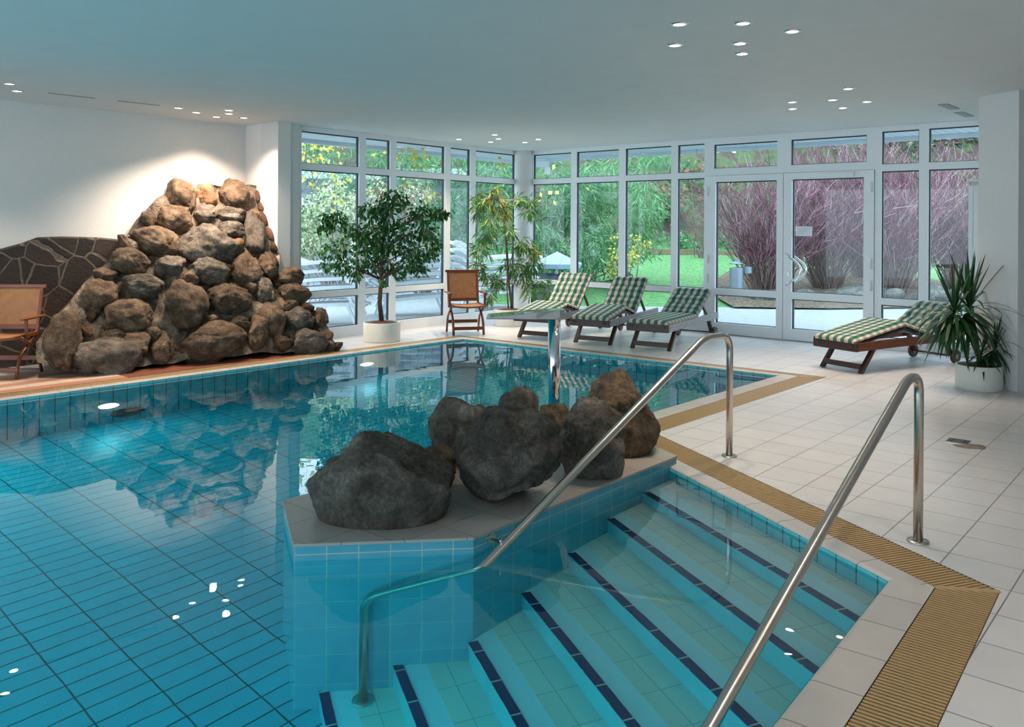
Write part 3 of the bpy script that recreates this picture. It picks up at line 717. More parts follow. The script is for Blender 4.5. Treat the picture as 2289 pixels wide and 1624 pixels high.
def rail(pts, rads, label, base_pts, rr=.0235, loc=None):
    e = empty('handrail', loc, 0, label, 'handrail', 'steel pool handrails'); L = Vector(loc)
    MB().tube([p-L for p in smooth_path(pts, rads, 8)], rr, 20).build('rail_tube', M['steel'], e, True)
    for b in base_pts:
        MB().lathe([(0, .010), (.03, .010), (.052, .008), (.055, .004), (.055, 0), (0, 0)], tuple(Vector(b)-L), 28).build('floor_flange', M['steel'], e, True)
        f = MB(); 
    return e
b1 = at_z(1630, 1019); b1[2] = 0; W1 = np.array([-.13, 4.08, -.03]); D1 = dirn(b1, W1)
t1_ = b1[:2]+D1*.37
lowb = np.array([-.705, 4.078, ZW-1.356])
h1 = rail([(b1[0], b1[1], 0), (b1[0], b1[1], .862), (t1_[0], t1_[1], .872), (-.15, 4.065, -.055), (-.705, 4.10, -.44), tuple(lowb)],
     [0, .13, .10, .05, .12, 0], 'stainless handrail beside the ledge, running down into the water', [(b1[0], b1[1], 0), tuple(lowb)], loc=(b1[0], b1[1], 0))
b2 = at_z(2052, 1210); t2_ = b2[:2]+D1*.17
wend = W1[:2] + (b2[:2]-b1[:2])
slope = (.872+.055)/np.linalg.norm(t1_-np.array([-.15, 4.065]))
end = t2_+D1*2.3
h2 = rail([(b2[0], b2[1], 0), (b2[0], b2[1], .845), (t2_[0], t2_[1], .868), (end[0], end[1], .868-slope*2.3), (end[0]+D1[0]*.1, end[1]+D1[1]*.1, ZW-.35)],
     [0, .11, .08, .05, 0], 'stainless handrail on the deck side of the steps, nearest the camera', [(b2[0], b2[1], 0)], loc=(b2[0], b2[1], 0))
# wall bracket of the first rail
br_ = on_plane(1097, 1203, IC, ID); nI = np.array([dirn(IC, ID)[1], -dirn(IC, ID)[0]])
L = Vector(h1.location)
m = MB(); bc = Vector(br_)-L; dn = Vector((*nI, 0)); m.tube([bc, bc+dn*.008], .03, 24); m.build('wall_flange', M['steel'], h1, False)
jn = W1[:2]+ (b1[:2]-W1[:2])*.05
m = MB(); m.tube([bc, bc+dn*.08, Vector((jn[0], jn[1], .055))-L], .007, 10); m.build('bracket_arm', M['steel'], h1, True)
m = MB(); kb = Vector((-.705, 4.10, -.62))-L; m.tube([kb, kb+Vector((.01, .13, 0))], .008, 10); m.build('bracket_arm', M['steel'], h1, True)

# ------------------------------------------------------------------ rock waterfall in the left corner
S1 = 2.9346
def c1(x, y): return (x/S1, 380+y/S1)
g1, g2 = at_z(150, 846)[:2], at_z(735, 788)[:2]
wl_a = lines_meet(LWb, dirn(LWb, LW1), (0, 0), ray(330, 500)[:2])
TOPZ = 2.25
gA = np.array([*g1, 0.]); gB = np.array([*g2, 0.]); nW = dirn(LWb, LW1); inW = np.array([nW[1], -nW[0]])  # into the room
tB = np.array([*(LW1+inW*.30), TOPZ])
Nn = np.cross(gB-gA, tB-gA); Nn /= np.linalg.norm(Nn)
if Nn[2] < 0: Nn = -Nn
def on_slope(px, py, off=0.0):
    r = ray(px, py); o_ = np.array([0, 0, H]); P0 = gA+Nn*off; t = ((P0-o_)@Nn)/(r@Nn); return o_+r*t
wf = empty('rock_waterfall', (*g1, 0), 0, 'built-up rock waterfall of brown boulders set in mortar in the corner', 'rock waterfall')
G0 = np.array([*g1, 0])
sil = [(1090, 150), (1110, 100), (1250, 105), (1640, 108), (1712, 112), (1758, 225), (1800, 390), (1832, 480), (1830, 690), (1850, 830), (1990, 860), (2080, 920), (2150, 1010), (2190, 1100), (2235, 1165), (2100, 1195), (1800, 1190), (1560, 1215), (1100, 1260), (940, 1290), (600, 1330), (400, 1320), (240, 1270), (235, 1130), (330, 1000), (430, 900), (560, 720), (700, 610), (780, 520), (850, 400), (900, 320), (980, 240)]
def mortar_body():
    from mathutils.geometry import delaunay_2d_cdt
    P = [Vector(c1(*p)) for p in sil]; n = len(P); B = []
    for i in range(n):
        a, b = P[i], P[(i+1) % n]; k = max(1, int((b-a).length/14))
        for j in range(k): B.append(a.lerp(b, j/k))
    nb = len(B); pts = list(B)
    def inside(x, y):
        c = False
        for i in range(nb):
            a, b = B[i], B[i-1]
            if (a.y > y) != (b.y > y) and x < (b.x-a.x)*(y-a.y)/(b.y-a.y)+a.x: c = not c
        return c
    for gx in range(80, 770, 9):
        for gy in range(405, 860, 9):
            if inside(gx, gy) and min((Vector((gx, gy))-b).length for b in B) > 5: pts.append(Vector((gx, gy)))
    vo, eo, fo_, ov, oe, of = delaunay_2d_cdt(pts, [], [list(range(nb))], 1, 1e-4)
    vs = []; 
    for v in vo:
        q = on_slope(v.x, v.y, -.09); q = q+Nn*.10*noise.noise(Vector((v.x*.03, v.y*.03, 1)))+Nn*.03*noise.noise(Vector((v.x*.12, v.y*.12, 5)))
        if q[2] < 0.0: q[2] = 0.0
        dd = (q[:2]-LWb)@inW
        if dd < .02: q[:2] += inW*(.02-dd)
        vs.append(q)
    m = MB(); m.add([tuple(q-G0) for q in vs], [tuple(f) for f in fo_])
    # sides back to the wall
    bs = [i for i in range(len(vo)) if any(k < nb for k in ov[i])]
    order = sorted(bs, key=lambda i: min(k for k in ov[i] if k < nb))
    back = []
    for i in order:
        q = vs[i].copy(); dd = (q[:2]-LWb)@inW; bk = np.array([-.42, .90]); q[:2] += bk*(max(dd, 0)-.01)/-(bk@inW); back.append(q)
    base = len(m.v); m.v += [tuple(map(float, q-G0)) for q in back]; k = len(order)
    for j in range(k):
        m.f.append((order[j], order[(j+1) % k], base+(j+1) % k, base+j)); m.uv.append(None)
    return m.build('mortar_bed', M['mortar'], wf, True)
mortar_body()
STN = [(1187,165,185,200,0,'b'),(1350,160,150,155,0,'o'),(1550,170,215,200,0,'b'),(1340,285,165,115,0,'g'),(1520,300,190,100,0,'g'),(1140,320,235,190,35,'b'),(960,325,115,95,0,'b'),
 (1010,460,330,170,15,'b'),(1365,495,385,240,8,'g'),(1510,400,170,110,0,'g'),(1665,420,150,250,0,'g'),(1560,490,80,70,0,'o'),(1655,300,90,60,0,'o'),(850,600,285,140,18,'b'),
 (1110,635,235,120,10,'g'),(1370,680,265,170,12,'g'),(1615,670,190,210,0,'b'),(1760,620,110,170,0,'b'),(1490,650,80,50,0,'o'),(690,690,185,85,5,'b'),(930,770,285,150,5,'g'),
 (625,840,305,190,-15,'b'),(1210,880,290,330,-20,'b'),(1505,850,290,190,0,'b'),(1735,790,140,190,0,'w'),(840,970,345,210,-8,'b'),(600,940,90,110,0,'r'),(430,1110,270,370,15,'b'),
 (680,1225,500,270,5,'g'),(900,1140,200,190,0,'b'),(1060,1165,165,190,0,'b'),(1370,1130,465,225,-3,'b'),(1560,1010,160,80,0,'b'),(1690,1060,150,230,20,'b'),(1390,985,70,60,0,'b'),
 (1795,980,170,240,-10,'b'),(1860,1130,120,120,0,'b'),(1960,985,225,140,0,'g'),(1925,815,210,130,10,'b'),(1905,700,185,105,0,'b'),(2035,1130,250,165,8,'g'),(2100,975,95,125,0,'b'),
 (2010,900,105,55,10,'b'),(2150,1090,80,80,0,'b'),(2160,1150,75,65,0,'b'),(2215,1155,75,50,0,'b'),(2080,1045,85,50,20,'r'),(1812,720,60,110,0,'r'),(1000,1080,110,90,0,'b'),
 (815,480,55,120,-20,'b'),(1690,165,34,80,10,'r'),(1713,240,42,58,0,'r'),(1725,315,46,85,-8,'r'),(1770,420,50,85,-10,'r'),(1790,505,52,75,0,'r'),(1798,600,50,90,0,'r'),
 (1640,760,90,90,0,'b'),(1250,720,110,90,0,'b'),(760,1090,160,90,0,'b'),(560,1060,110,90,0,'r'),(1230,1010,140,80,0,'b'),(2000,1050,90,60,0,'r'),(1900,900,110,90,0,'b')]
mk = {'b': 'rock_brown', 'o': 'rock_orange', 'g': 'rock_grey', 'r': 'rock_red', 'w': 'rock_grey'}
Xs = (gB-gA)/np.linalg.norm(gB-gA); Ys = np.cross(Nn, Xs)
if Ys[2] < 0: Ys = -Ys
Rm = Matrix(((Xs[0], Ys[0], Nn[0]), (Xs[1], Ys[1], Nn[1]), (Xs[2], Ys[2], Nn[2])))
for i, (x, y, w_, h_, rt, kd) in enumerate(STN):
    px, py = c1(x, y); small = w_*h_ < 9000
    off = -.05 if kd != 'r' else -.08
    p = on_slope(px, py, off); Y = p[1]
    # size on the slope: across = image x, up = foreshortened image y
    p2 = on_slope(px, py-10, off); dy = np.linalg.norm(p2-p)/10; p3 = on_slope(px+10, py, off); dx = np.linalg.norm(p3-p)/10
    rx, ry = w_/S1/2*dx*1.06, h_/S1/2*dy*1.10; rz = min(.26, .29*(rx+ry)+.05)
    if kd == 'r': rz = min(rx, ry)*.7
    me = rock_mesh(100+i, (rx, ry, rz), 3 if small else 5, 11, (.66, .95), .075, sharp=16)
    o = link('boulder', me, M[mk[kd]], wf, True); q = p-G0
    if p[2]-ry*.8 < 0: q[2] += 0.0
    o.matrix_local = Matrix.Translation(Vector(q)) @ (Rm @ Matrix.Rotation(R(-rt), 3, 'Z')).to_4x4()
# dark stone cladding at the left
cl = [(0, 515), (130, 480), (240, 440), (400, 435), (620, 440), (790, 455), (820, 520), (700, 700), (500, 900), (330, 1100), (240, 1200), (240, 1330), (0, 1330)]
wx = [on_plane(*c1(*p), LWb, LW1) for p in cl]
ext = LWb - nW*4
m = MB(); sec = []
for p in wx:
    s = (p[:2]-LWb)@nW; sec.append((s, max(p[2], 0.0)))
sec = [(-4., 1.35), (-2., 1.5)] + sec[:-1] + [(sec[-2][0], 0.0), (-4., 0.0)]
def w3(s, z, d): q = LWb+nW*s+inW*d; return (q[0]-LWb[0], q[1]-LWb[1], z)
n = len(sec); front = [w3(s, z, .07) for s, z in sec]; back = [w3(s, z, .0) for s, z in sec]
m.add(front+back, [tuple(range(n)), tuple(range(2*n-1, n-1, -1))]+[(k, n+k, n+(k+1) % n, (k+1) % n) for k in range(n)])
o = m.build('stone_cladding', M['cladding'], bevel=.02); o.location = (*LWb, 0)
tag(o, 'low dark crazy-paving stone cladding on the left wall beside the rock waterfall', 'stone cladding')
# floor strips between pool and left wall
def strip(name, o0, o1, s0, s1, mat, z=.004):
    a = np.array(PL0); base = a+dL*s0; e_ = a+dL*s1; nn = -nLp
    pts = [base+nn*o0, e_+nn*o0, e_+nn*o1, base+nn*o1]; m = MB()
    ccw = [tuple(p) for p in pts]
    uvf = lambda P: (float((np.array(P[:2])-a)@dL)+50, float((np.array(P[:2])-a)@nn))
    m.prism(ccw, 0, z, uvf); return tag(m.build(name, mat), kind='structure')
M['salmon'] = tile('salmon_tile', (.50, .22, .15), (.55, .25, .17), (.3, .2, .15), .30, 3, rough=.3)
M['cream'] = tile('cream_tile', (.60, .50, .38), (.64, .53, .40), (.3, .25, .2), .30, 3, rough=.3)
for i in range(6): strip('floor_stripe_%d' % (i+1), .275+.17*i, .445+.17*i, -9, 1.30, M['salmon' if i % 2 == 0 else 'cream'])
strip('floor_waterfall', .275, .80, 1.30, 3.55, M['deckl'])

# ------------------------------------------------------------------ sun loungers
def resample(prof, step=.04):
    out = []
    for i in range(len(prof)-1):
        a, b = np.array(prof[i]), np.array(prof[i+1]); k = max(1, int(np.linalg.norm(b-a)/step))
        for j in range(k): out.append(a+(b-a)*j/k)
    out.append(np.array(prof[-1])); return out
def mattress_part(prof, w_, th, parent, name, arc0=0.0, tufts=()):
    """padded checked mattress following a side profile"""
    P = resample(prof); n = len(P); arc = [arc0]
    for i in range(1, n): arc.append(arc[-1]+np.linalg.norm(P[i]-P[i-1]))
    ny = 16; m = MB(); top = []; bot = []
    for i, p in enumerate(P):
        t = P[min(i+1, n-1)]-P[max(i-1, 0)]; t /= np.linalg.norm(t); nr = np.array([-t[1], t[0]])
        rt, rb = [], []
        for j in range(ny+1):
            y = -w_/2+w_*j/ny; e = min(1, min(j, ny-j)/1.2)**.5*min(1, min(i+.35, n-1-i+.35)/1.2)**.5
            h = th*(.35+.65*e)
            for (ta, tyy) in tufts:
                dd = math.hypot(arc[i]-ta, y-tyy); h -= th*.55*math.exp(-(dd/.035)**2)
            for ta in {q[0] for q in tufts}: h -= th*.18*math.exp(-((arc[i]-ta)/.03)**2)
            q = p+nr*h; rt.append((q[0], y, q[1])); rb.append((p[0], y*.99, p[1]))
        top.append(rt); bot.append(rb)
    W = ny+1; m.v = [v for r in top for v in r]+[v for r in bot for v in r]; o_ = n*W
    for i in range(n-1):
        for j in range(ny):
            uv = [(arc[i], -w_/2+w_*j/ny), (arc[i], -w_/2+w_*(j+1)/ny), (arc[i+1], -w_/2+w_*(j+1)/ny), (arc[i+1], -w_/2+w_*j/ny)]
            m.f.append((i*W+j, i*W+j+1, (i+1)*W+j+1, (i+1)*W+j)[::-1]); m.uv.append(uv[::-1])
            m.f.append((o_+i*W+j, o_+i*W+j+1, o_+(i+1)*W+j+1, o_+(i+1)*W+j)); m.uv.append(uv)
        for j in (0, ny):
            f = (i*W+j, o_+i*W+j, o_+(i+1)*W+j, (i+1)*W+j); y = -w_/2+w_*j/ny
            uv = [(arc[i], y), (arc[i], y), (arc[i+1], y), (arc[i+1], y)]
            m.f.append(f if j else f[::-1]); m.uv.append(uv if j else uv[::-1])
    for i in (0, n-1):
        for j in range(ny):
            f = (i*W+j, i*W+j+1, o_+i*W+j+1, o_+i*W+j); uv = [(arc[i], -w_/2+w_*(j+d)/ny) for d in (0, 1, 1, 0)]
            m.f.append(f if i == 0 else f[::-1]); m.uv.append(uv if i == 0 else uv[::-1])
    return m.build(name, M['check'], parent, True), arc[-1]
def lounger(origin, yaw, prof, label, wood_, wheel=True, inner='darkwood'):
    """foot end at the origin, head towards local +x; prof = (x, z) of foot, knee, hip, head"""
    e = empty('sun_lounger', (*origin, 0), R(yaw), label, 'sun lounger', 'wooden sun loungers with checked cushions')
    WD = .60; zr = .30; Lf = 1.92
    for s in (-1, 1):
        m = MB(); m.bar((0, s*(WD/2-.02), zr), (Lf, s*(WD/2-.02), zr+.03), .035, .095); m.build('side_rail', M[wood_], e, bevel=.004)
        m = MB(); m.bar((.10, s*(WD/2-.035), 0), (.36, s*(WD/2-.035), zr+.02), .04, .055, (0, 1, 0)); m.build('leg', M[inner], e, bevel=.005)
        m = MB(); m.bar((1.62, s*(WD/2-.06), zr+.02), (1.78, s*(WD/2-.06), .09), .04, .055, (0, 1, 0)); m.build('leg', M[inner], e, bevel=.005)
        wm = MB(); c = Vector((1.79, s*(WD/2-.015), .085)); wm.tube([c+Vector((0, -.018, 0)), c+Vector((0, .018, 0))], .085, 26)
        wh = wm.build('wheel', M['darkwood'], e, bevel=.006); hb = MB(); hb.tube([c+Vector((0, -.024, 0)), c+Vector((0, .024, 0))], .03, 16); hb.build('hub', M['greywood'], wh)
    m = MB(); m.bar((.135, -WD/2+.05, .07), (.135, WD/2-.05, .07), .03, .06); m.build('stretcher', M[inner], e, bevel=.004)
    m = MB(); m.bar((0.01, -WD/2, zr), (0.01, WD/2, zr), .05, .10); m.build('foot_rail', M[inner], e, bevel=.006)
    m = MB(); m.bar((1.79, -WD/2, .085), (1.79, WD/2, .085), .02, .02); m.build('axle', M[inner], e)
    # slatted deck under the mattress: frame rails and slats on each straight piece
    hip = prof[2]; sl = MB(); sup = MB()
    for a, b in zip(prof[:-1], prof[1:]):
        a, b = np.array(a), np.array(b); d = (b-a); L = np.linalg.norm(d); d /= L; nr = np.array([-d[1], d[0]])
        for s in (-1, 1):
            sup.bar((a[0]-nr[0]*.035, s*(WD/2-.065), a[1]-nr[1]*.035), (b[0]-nr[0]*.035, s*(WD/2-.065), b[1]-nr[1]*.035), .03, .045, (0, 1, 0))
        k = int(L/.085)
        for j in range(k):
            c = a+d*(j+.5)*L/k-nr*.008; sl.bar((c[0]-d[0]*.03, 0, c[1]-d[1]*.03), (c[0]+d[0]*.03, 0, c[1]+d[1]*.03), WD-.10, .012)
    sup.build('lying_frame', M[inner], e, bevel=.003); sl.build('slats', M[inner], e)
    # prop of the backrest
    bx = hip[0]+(prof[3][0]-hip[0])*.55; bz = hip[1]+(prof[3][1]-hip[1])*.55
    for s in (-1, 1):
        m = MB(); m.bar((bx, s*(WD/2-.075), bz-.03), (min(1.86, bx+.25), s*(WD/2-.075), zr+.03), .02, .035, (0, 1, 0)); m.build('backrest_prop', M[inner], e)
    p = [np.array(q) for q in prof]; leg_len = sum(np.linalg.norm(p[i+1]-p[i]) for i in range(2)) if len(p) > 3 else .9
    bl = np.linalg.norm(p[3]-p[2]); _, al = mattress_part(prof[:3], .56, .055, e, 'seat_mattress')
    mattress_part([prof[2], prof[3]], .56, .06, e, 'back_mattress', al, [(al+bl*f, y) for f in (.42, .75) for y in (-.17, 0, .17)])
    return e
PK = [(-.03, .345), (.66, .46), (1.02, .36), (1.52, .84)]
l1 = lounger((.295, 12.24), 60, [(-.03, .35), (.62, .46), (.98, .37), (1.48, .87)], 'dark wood sun lounger with green checked cushion, leftmost of the three by the windows', 'greywood')
l2 = lounger((1.085, 11.71), 60, PK, 'dark wood sun lounger with raised knee and back, middle of the three by the windows', 'greywood')
l3 = lounger((1.80, 11.16), 57, [(-.03, .355), (.5, .36), (1.08, .37), (1.66, .70)], 'grey-railed sun lounger with flat seat and low back, nearest the glass doors', 'greywood')
l4 = lounger((3.70, 9.64), 29, [(-.03, .345), (.86, .50), (1.30, .37), (1.88, .68)], 'brown wood sun lounger standing alone at the right, half behind the potted yucca', 'redwood')

# ------------------------------------------------------------------ folding cane chairs
def cane_chair(loc, yaw, label):
    e = empty('folding_armchair', (*loc, 0), R(yaw), label, 'chair', 'folding cane armchairs'); W = .50; wd = M['redwood']
    # local: front towards -y, width along x
    for s in (-1, 1):
        x = s*(W/2-.02)
        m = MB(); m.tube(smooth_path([(x, -.25, 0), (x, -.20, .22), (x*.98, .18, .46)], .1), .019, 8); m.build('leg', wd, e, True)
        xo = s*(W/2+.02)
        m = MB(); m.tube(smooth_path([(xo*.92, .26, 0), (xo*.92, .16, .26), (xo*.92, -.20, .43)], .1), .017, 8); m.build('leg', wd, e, True)
        m = MB(); m.bar((xo, -.22, .62), (xo, .26, .62), .05, .022, (0, 0, 1)); m.build('armrest', wd, e, bevel=.008)
        m = MB(); m.bar((xo, -.12, .42), (xo, -.14, .61), .022, .03, (1, 0, 0)); m.build('arm_support', wd, e)
        m = MB(); m.bar((s*(W/2-.02), .17, .38), (s*(W/2-.02), .30, .93), .032, .026, (0, 1, 0)); m.build('back_post', wd, e, bevel=.004)
    for y, z in ((-.235, .10), (.23, .16)):
        m = MB(); m.bar((-W/2+.02, y, z), (W/2-.02, y, z), .02, .05, (0, 0, 1)); m.build('stretcher', wd, e, bevel=.003)
    m = MB(); m.bar((-W/2-.02, .303, .935), (W/2+.02, .303, .935), .035, .04); m.build('top_rail', wd, e, bevel=.006)
    m = MB(); m.bar((-W/2+.02, .205, .50), (W/2-.02, .205, .50), .022, .05); m.build('lower_rail', wd, e, bevel=.004)
    m = MB(); m.bar((0, .212, .525), (0, .298, .915), W-.075, .012, (0, -1, .2)); m.build('cane_back', M['cane'], e)
    m = MB(); N = 10; vs = []
    for i in range(N+1):
        x = -W/2+.005+(W-.01)*i/N; z = .445-.022*math.cos((i/N-.5)*math.pi)
        vs += [(x, -.29, z), (x, .16, z), (x, -.29, z-.016), (x, .16, z-.016)]
    fs = []
    for i in range(N): a = 4*i; fs += [(a, a+4, a+5, a+1), (a+2, a+3, a+7, a+6), (a, a+2, a+6, a+4), (a+1, a+5, a+7, a+3)]
    fs += [(0, 1, 3, 2), (4*N, 4*N+2, 4*N+3, 4*N+1)]
    m.add(vs, fs); m.build('cane_seat', M['cane'], e)
    m = MB()
    for s in (-1, 1): m.bar((s*(W/2-.012), -.30, .437), (s*(W/2-.012), .17, .437), .028, .035)
    for y in (-.30, .17): m.tube([(-W/2+.005, y, .437), (-W/4, y, .424), (0, y, .418), (W/4, y, .424), (W/2-.005, y, .437)], .014, 8)
    m.build('seat_frame', wd, e); return e
cane_chair((-.70, 12.90), 14, 'folding wooden armchair with cane back and seat standing in front of the windows')
cane_chair((-5.38, 8.98), 4, 'folding wooden cane armchair cut by the left edge in front of the dark stone cladding')

# ------------------------------------------------------------------ plants
class Leaves:
    def __init__(s): s.v = []; s.f = []
    def leaf(s, p, d, L, W, n=None, droop=.0):
        p = np.array(p, float); d = np.array(d, float); d /= (np.linalg.norm(d)+1e-9)
        if n is None: n = np.random.normal(size=3)
        x = np.cross(d, n); x /= (np.linalg.norm(x)+1e-9); b = len(s.v)
        dz = np.array([0, 0, -1.])
        s.v += [p, p+d*L*.45+x*W/2+dz*droop*L*.15, p+d*L+dz*droop*L*.6, p+d*L*.45-x*W/2+dz*droop*L*.15]; s.f.append((b, b+1, b+2, b+3))
    def strap(s, p, d, L, W, bend, n=6):
        p = np.array(p, float); d = np.array(d, float); d /= np.linalg.norm(d); q = p.copy(); b = len(s.v)
        side = np.cross(d, (0, 0, 1.)); side /= (np.linalg.norm(side)+1e-9)
        for i in range(n+1):
            t = i/n; w_ = W*(min(1, .35+t*2.2))*(1-t**3)*.5+.0008; s.v += [q+side*w_, q-side*w_]
            d = d+np.array([0, 0, -1.])*bend/n; d /= np.linalg.norm(d); q = q+d*L/n
        for i in range(n): s.f.append((b+2*i, b+2*i+1, b+2*i+3, b+2*i+2))
    def stick(s, a, b_, r0, r1=0.):
        a, b_ = np.array(a, float), np.array(b_, float); d = b_-a; d /= (np.linalg.norm(d)+1e-9)
        x = np.cross(d, (.3, .9, .1)); x /= (np.linalg.norm(x)+1e-9); y = np.cross(d, x); k = len(s.v)
        for c, r in ((a, r0), (b_, r1)):
            for t in (0, 2.094, 4.189): s.v.append(c+(x*math.cos(t)+y*math.sin(t))*r)
        for t in range(3): s.f.append((k+t, k+(t+1) % 3, k+3+(t+1) % 3, k+3+t))
    def build(s, name, mat, parent=None, loc=(0, 0, 0)):
        me = bpy.data.meshes.new(name); loc = np.array(loc, float)
        me.from_pydata([tuple(map(float, v-loc)) for v in s.v], [], s.f); me.update()
        return link(name, me, mat, parent)
def pot(name, c, r, h, label, cat='plant'):
    e = empty(name, (c[0], c[1], 0), 0, label, cat)
    m = MB(); m.lathe([(0, .0), (r*.97, 0), (r*.985, .004), (r, .02), (r, h-.006), (r-.004, h), (r-.016, h), (r-.02, h-.006), (r-.02, h-.05), (0, h-.05)], n=56); m.build('pot', M['pot'], e, True)
    m = MB(); rr = r-.021; prof = [(rr, h-.02)]+[(rr*(1-i/6), h-.02+.035*math.sin(i/6*math.pi/2)) for i in range(1, 7)]
    m.lathe(prof[::-1], n=40); m.build('soil', M['soil'], e, True); return e
np.random.seed(4); rnd = random.Random(5)
# ficus tree
pc = at_z(847, 767); fy = pc[1]+.26
fe = pot('potted_ficus', (pc[0], fy), .262, .27, 'round-crowned weeping ficus tree in a cream pot before the windows')
base = np.array([pc[0], fy, 0.])
def c2(x, y): return (620+x/3.008, 260+y/3.008)
tr = [base+np.array([0, 0, .24])]+[at_y(*c2(x, y), fy) for x, y in ((688, 1250), (697, 1100), (700, 1000), (706, 900), (712, 800), (725, 700), (735, 620))]
MB().tube([p-base for p in tr], [.036, .031, .028, .027, .022, .018, .013, .009], 12).build('trunk', M['bark'], fe, True)
CL = [(800, 540, 95), (640, 640, 105), (720, 600, 90), (400, 700, 90), (500, 760, 80), (310, 745, 50), (330, 680, 50), (640, 780, 110), (750, 700, 120), (950, 640, 110), (1075, 650, 60), (1000, 770, 105), (850, 820, 120), (1060, 850, 50),
      (400, 900, 100), (350, 1000, 70), (440, 1000, 80), (600, 880, 120), (720, 880, 110), (900, 930, 120), (960, 1000, 70), (650, 980, 90), (520, 1060, 55), (740, 1020, 50), (860, 1020, 60), (1010, 930, 70), (560, 1000, 60), (720, 1110, 25), (1130, 650, 25), (800, 1060, 35)]
lf = Leaves(); bw = MB(); lt = Leaves()
for (x, y, r_) in CL:
    r_m = r_*fy/F/3.008; c = at_y(*c2(x, y), fy+rnd.uniform(-.28, .28)); j = min(6, max(2, int(3+(900-y)/120))); a = tr[j]
    mid = (a+c)/2+np.array([0, 0, .06]); bw.tube([a-base, mid-base, c-base], [.012, .008, .004], 6)
    for _ in range(int(62*(r_/100)**1.7)+8):
        v = np.random.normal(size=3); v /= np.linalg.norm(v); p = c+v*r_m*rnd.uniform(.25, 1.0)*np.array([1, 1, .85])
        if rnd.random() < .4: lt.stick(c-base, p-base, .002, .001)
        for _k in range(2):
            lf.leaf(p-base+np.random.normal(size=3)*.02, v*.5+np.array([0, 0, -.8])+np.random.normal(size=3)*.35, rnd.uniform(.06, .095), rnd.uniform(.032, .045))
bw.build('branches', M['bark'], fe, True); lt.build('twigs', M['twig_dark'], fe); lf.build('foliage', M['ficus'], fe)
# long-leaved ficus
pc = at_z(1137, 731); ay = pc[1]+.25; base = np.array([pc[0], ay, 0.])
ae = pot('potted_long_leaf_ficus', (pc[0], ay), .25, .27, 'slim potted plant with long drooping leaves in the glass corner')
tr = [base+np.array([.05, 0, .24])]+[at_y(*c2(x, y), ay) for x, y in ((1575, 1250), (1555, 1120), (1548, 1000), (1540, 850), (1530, 740), (1515, 640), (1490, 560))]
MB().tube([p-base for p in tr], [.026, .023, .021, .02, .018, .016, .012, .008], 10).build('trunk', M['bark'], ae, True)
t2 = [base+np.array([.0, .02, .24])]+[at_y(*c2(x, y), ay+.03) for x, y in ((1548, 1230), (1542, 1120), (1560, 1000), (1590, 900), (1620, 800))]
MB().tube([p-base for p in t2], [.010, .010, .008, .007, .006, .004], 8).build('trunk', M['bark'], ae, True)
CL = [(1440, 560, 95, 1), (1520, 620, 95, 1), (1380, 590, 70, 0), (1630, 560, 60, 0), (1700, 570, 40, 0), (1690, 640, 60, 0), (1430, 700, 70, 0), (1420, 790, 90, 0), (1370, 900, 80, 0), (1640, 860, 90, 0), (1700, 900, 70, 1),
      (1570, 1000, 90, 0), (1400, 1060, 80, 0), (1350, 1000, 50, 0), (1650, 1060, 100, 0), (1760, 1130, 80, 0), (1430, 1200, 45, 0), (1470, 1110, 60, 0), (1720, 1000, 80, 0), (1810, 1170, 55, 0), (1700, 1180, 50, 0), (1340, 640, 40, 0), (1560, 760, 60, 0), (1470, 480, 30, 1), (1340, 530, 40, 0)]
la = Leaves(); ly = Leaves(); lt = Leaves()
for (x, y, r_, yel) in CL:
    r_m = r_*ay/F/3.008; c = at_y(*c2(x, y), ay+rnd.uniform(-.22, .22)); a = min(tr[1:], key=lambda q: abs(q[2]-c[2]-.15))
    lt.stick(a-base, c-base, .006, .003)
    for _ in range(int(24*(r_/80)**1.5)+4):
        v = np.random.normal(size=3); v /= np.linalg.norm(v); p = c+v*r_m*rnd.uniform(.1, .8); lt.stick(c-base, p-base, .003, .0015)
        for _k in range(4):
            d = v*.8+np.array([0, 0, -.75])+np.random.normal(size=3)*.45
            (ly if (yel and rnd.random() < .38) or rnd.random() < .03 else la).leaf(p-base, d, rnd.uniform(.13, .20), rnd.uniform(.018, .026), droop=.3)
lt.build('twigs', M['twig_dark'], ae); la.build('green_foliage', M['alii'], ae); ly.build('yellow_foliage', M['aliiy'], ae)
# yucca
pc = at_z(2215, 877); yy = pc[1]+.218; base = np.array([pc[0], yy, 0.])
ye = pot('potted_yucca', (pc[0], yy), .217, .245, 'potted yucca with arching sword leaves beside the right-hand column')
def c5(x, y): return (2000+x/4.775, 560+y/4.775)
def yp(x, y, d=0): return at_y(*c5(x, y), yy+d)-base
t1 = [np.array([0, 0, .20]), yp(900, 1100), yp(830, 960), yp(770, 880), yp(745, 800)]
MB().tube(t1, [.024, .023, .022, .02, .018], 10).build('trunk', M['bark'], ye, True)
t2 = [yp(830, 960), yp(800, 800), yp(790, 640)]
MB().tube(t2, [.02, .018, .016], 10).build('trunk', M['bark'], ye, True)
t3 = [yp(1000, 1200), yp(1050, 1100), yp(1075, 1020)]
MB().tube(t3, [.016, .014, .012], 10).build('trunk', M['bark'], ye, True)
t4 = [yp(745, 800), yp(660, 740), yp(630, 650)]
MB().tube(t4, [.018, .016, .014], 10).build('trunk', M['bark'], ye, True)
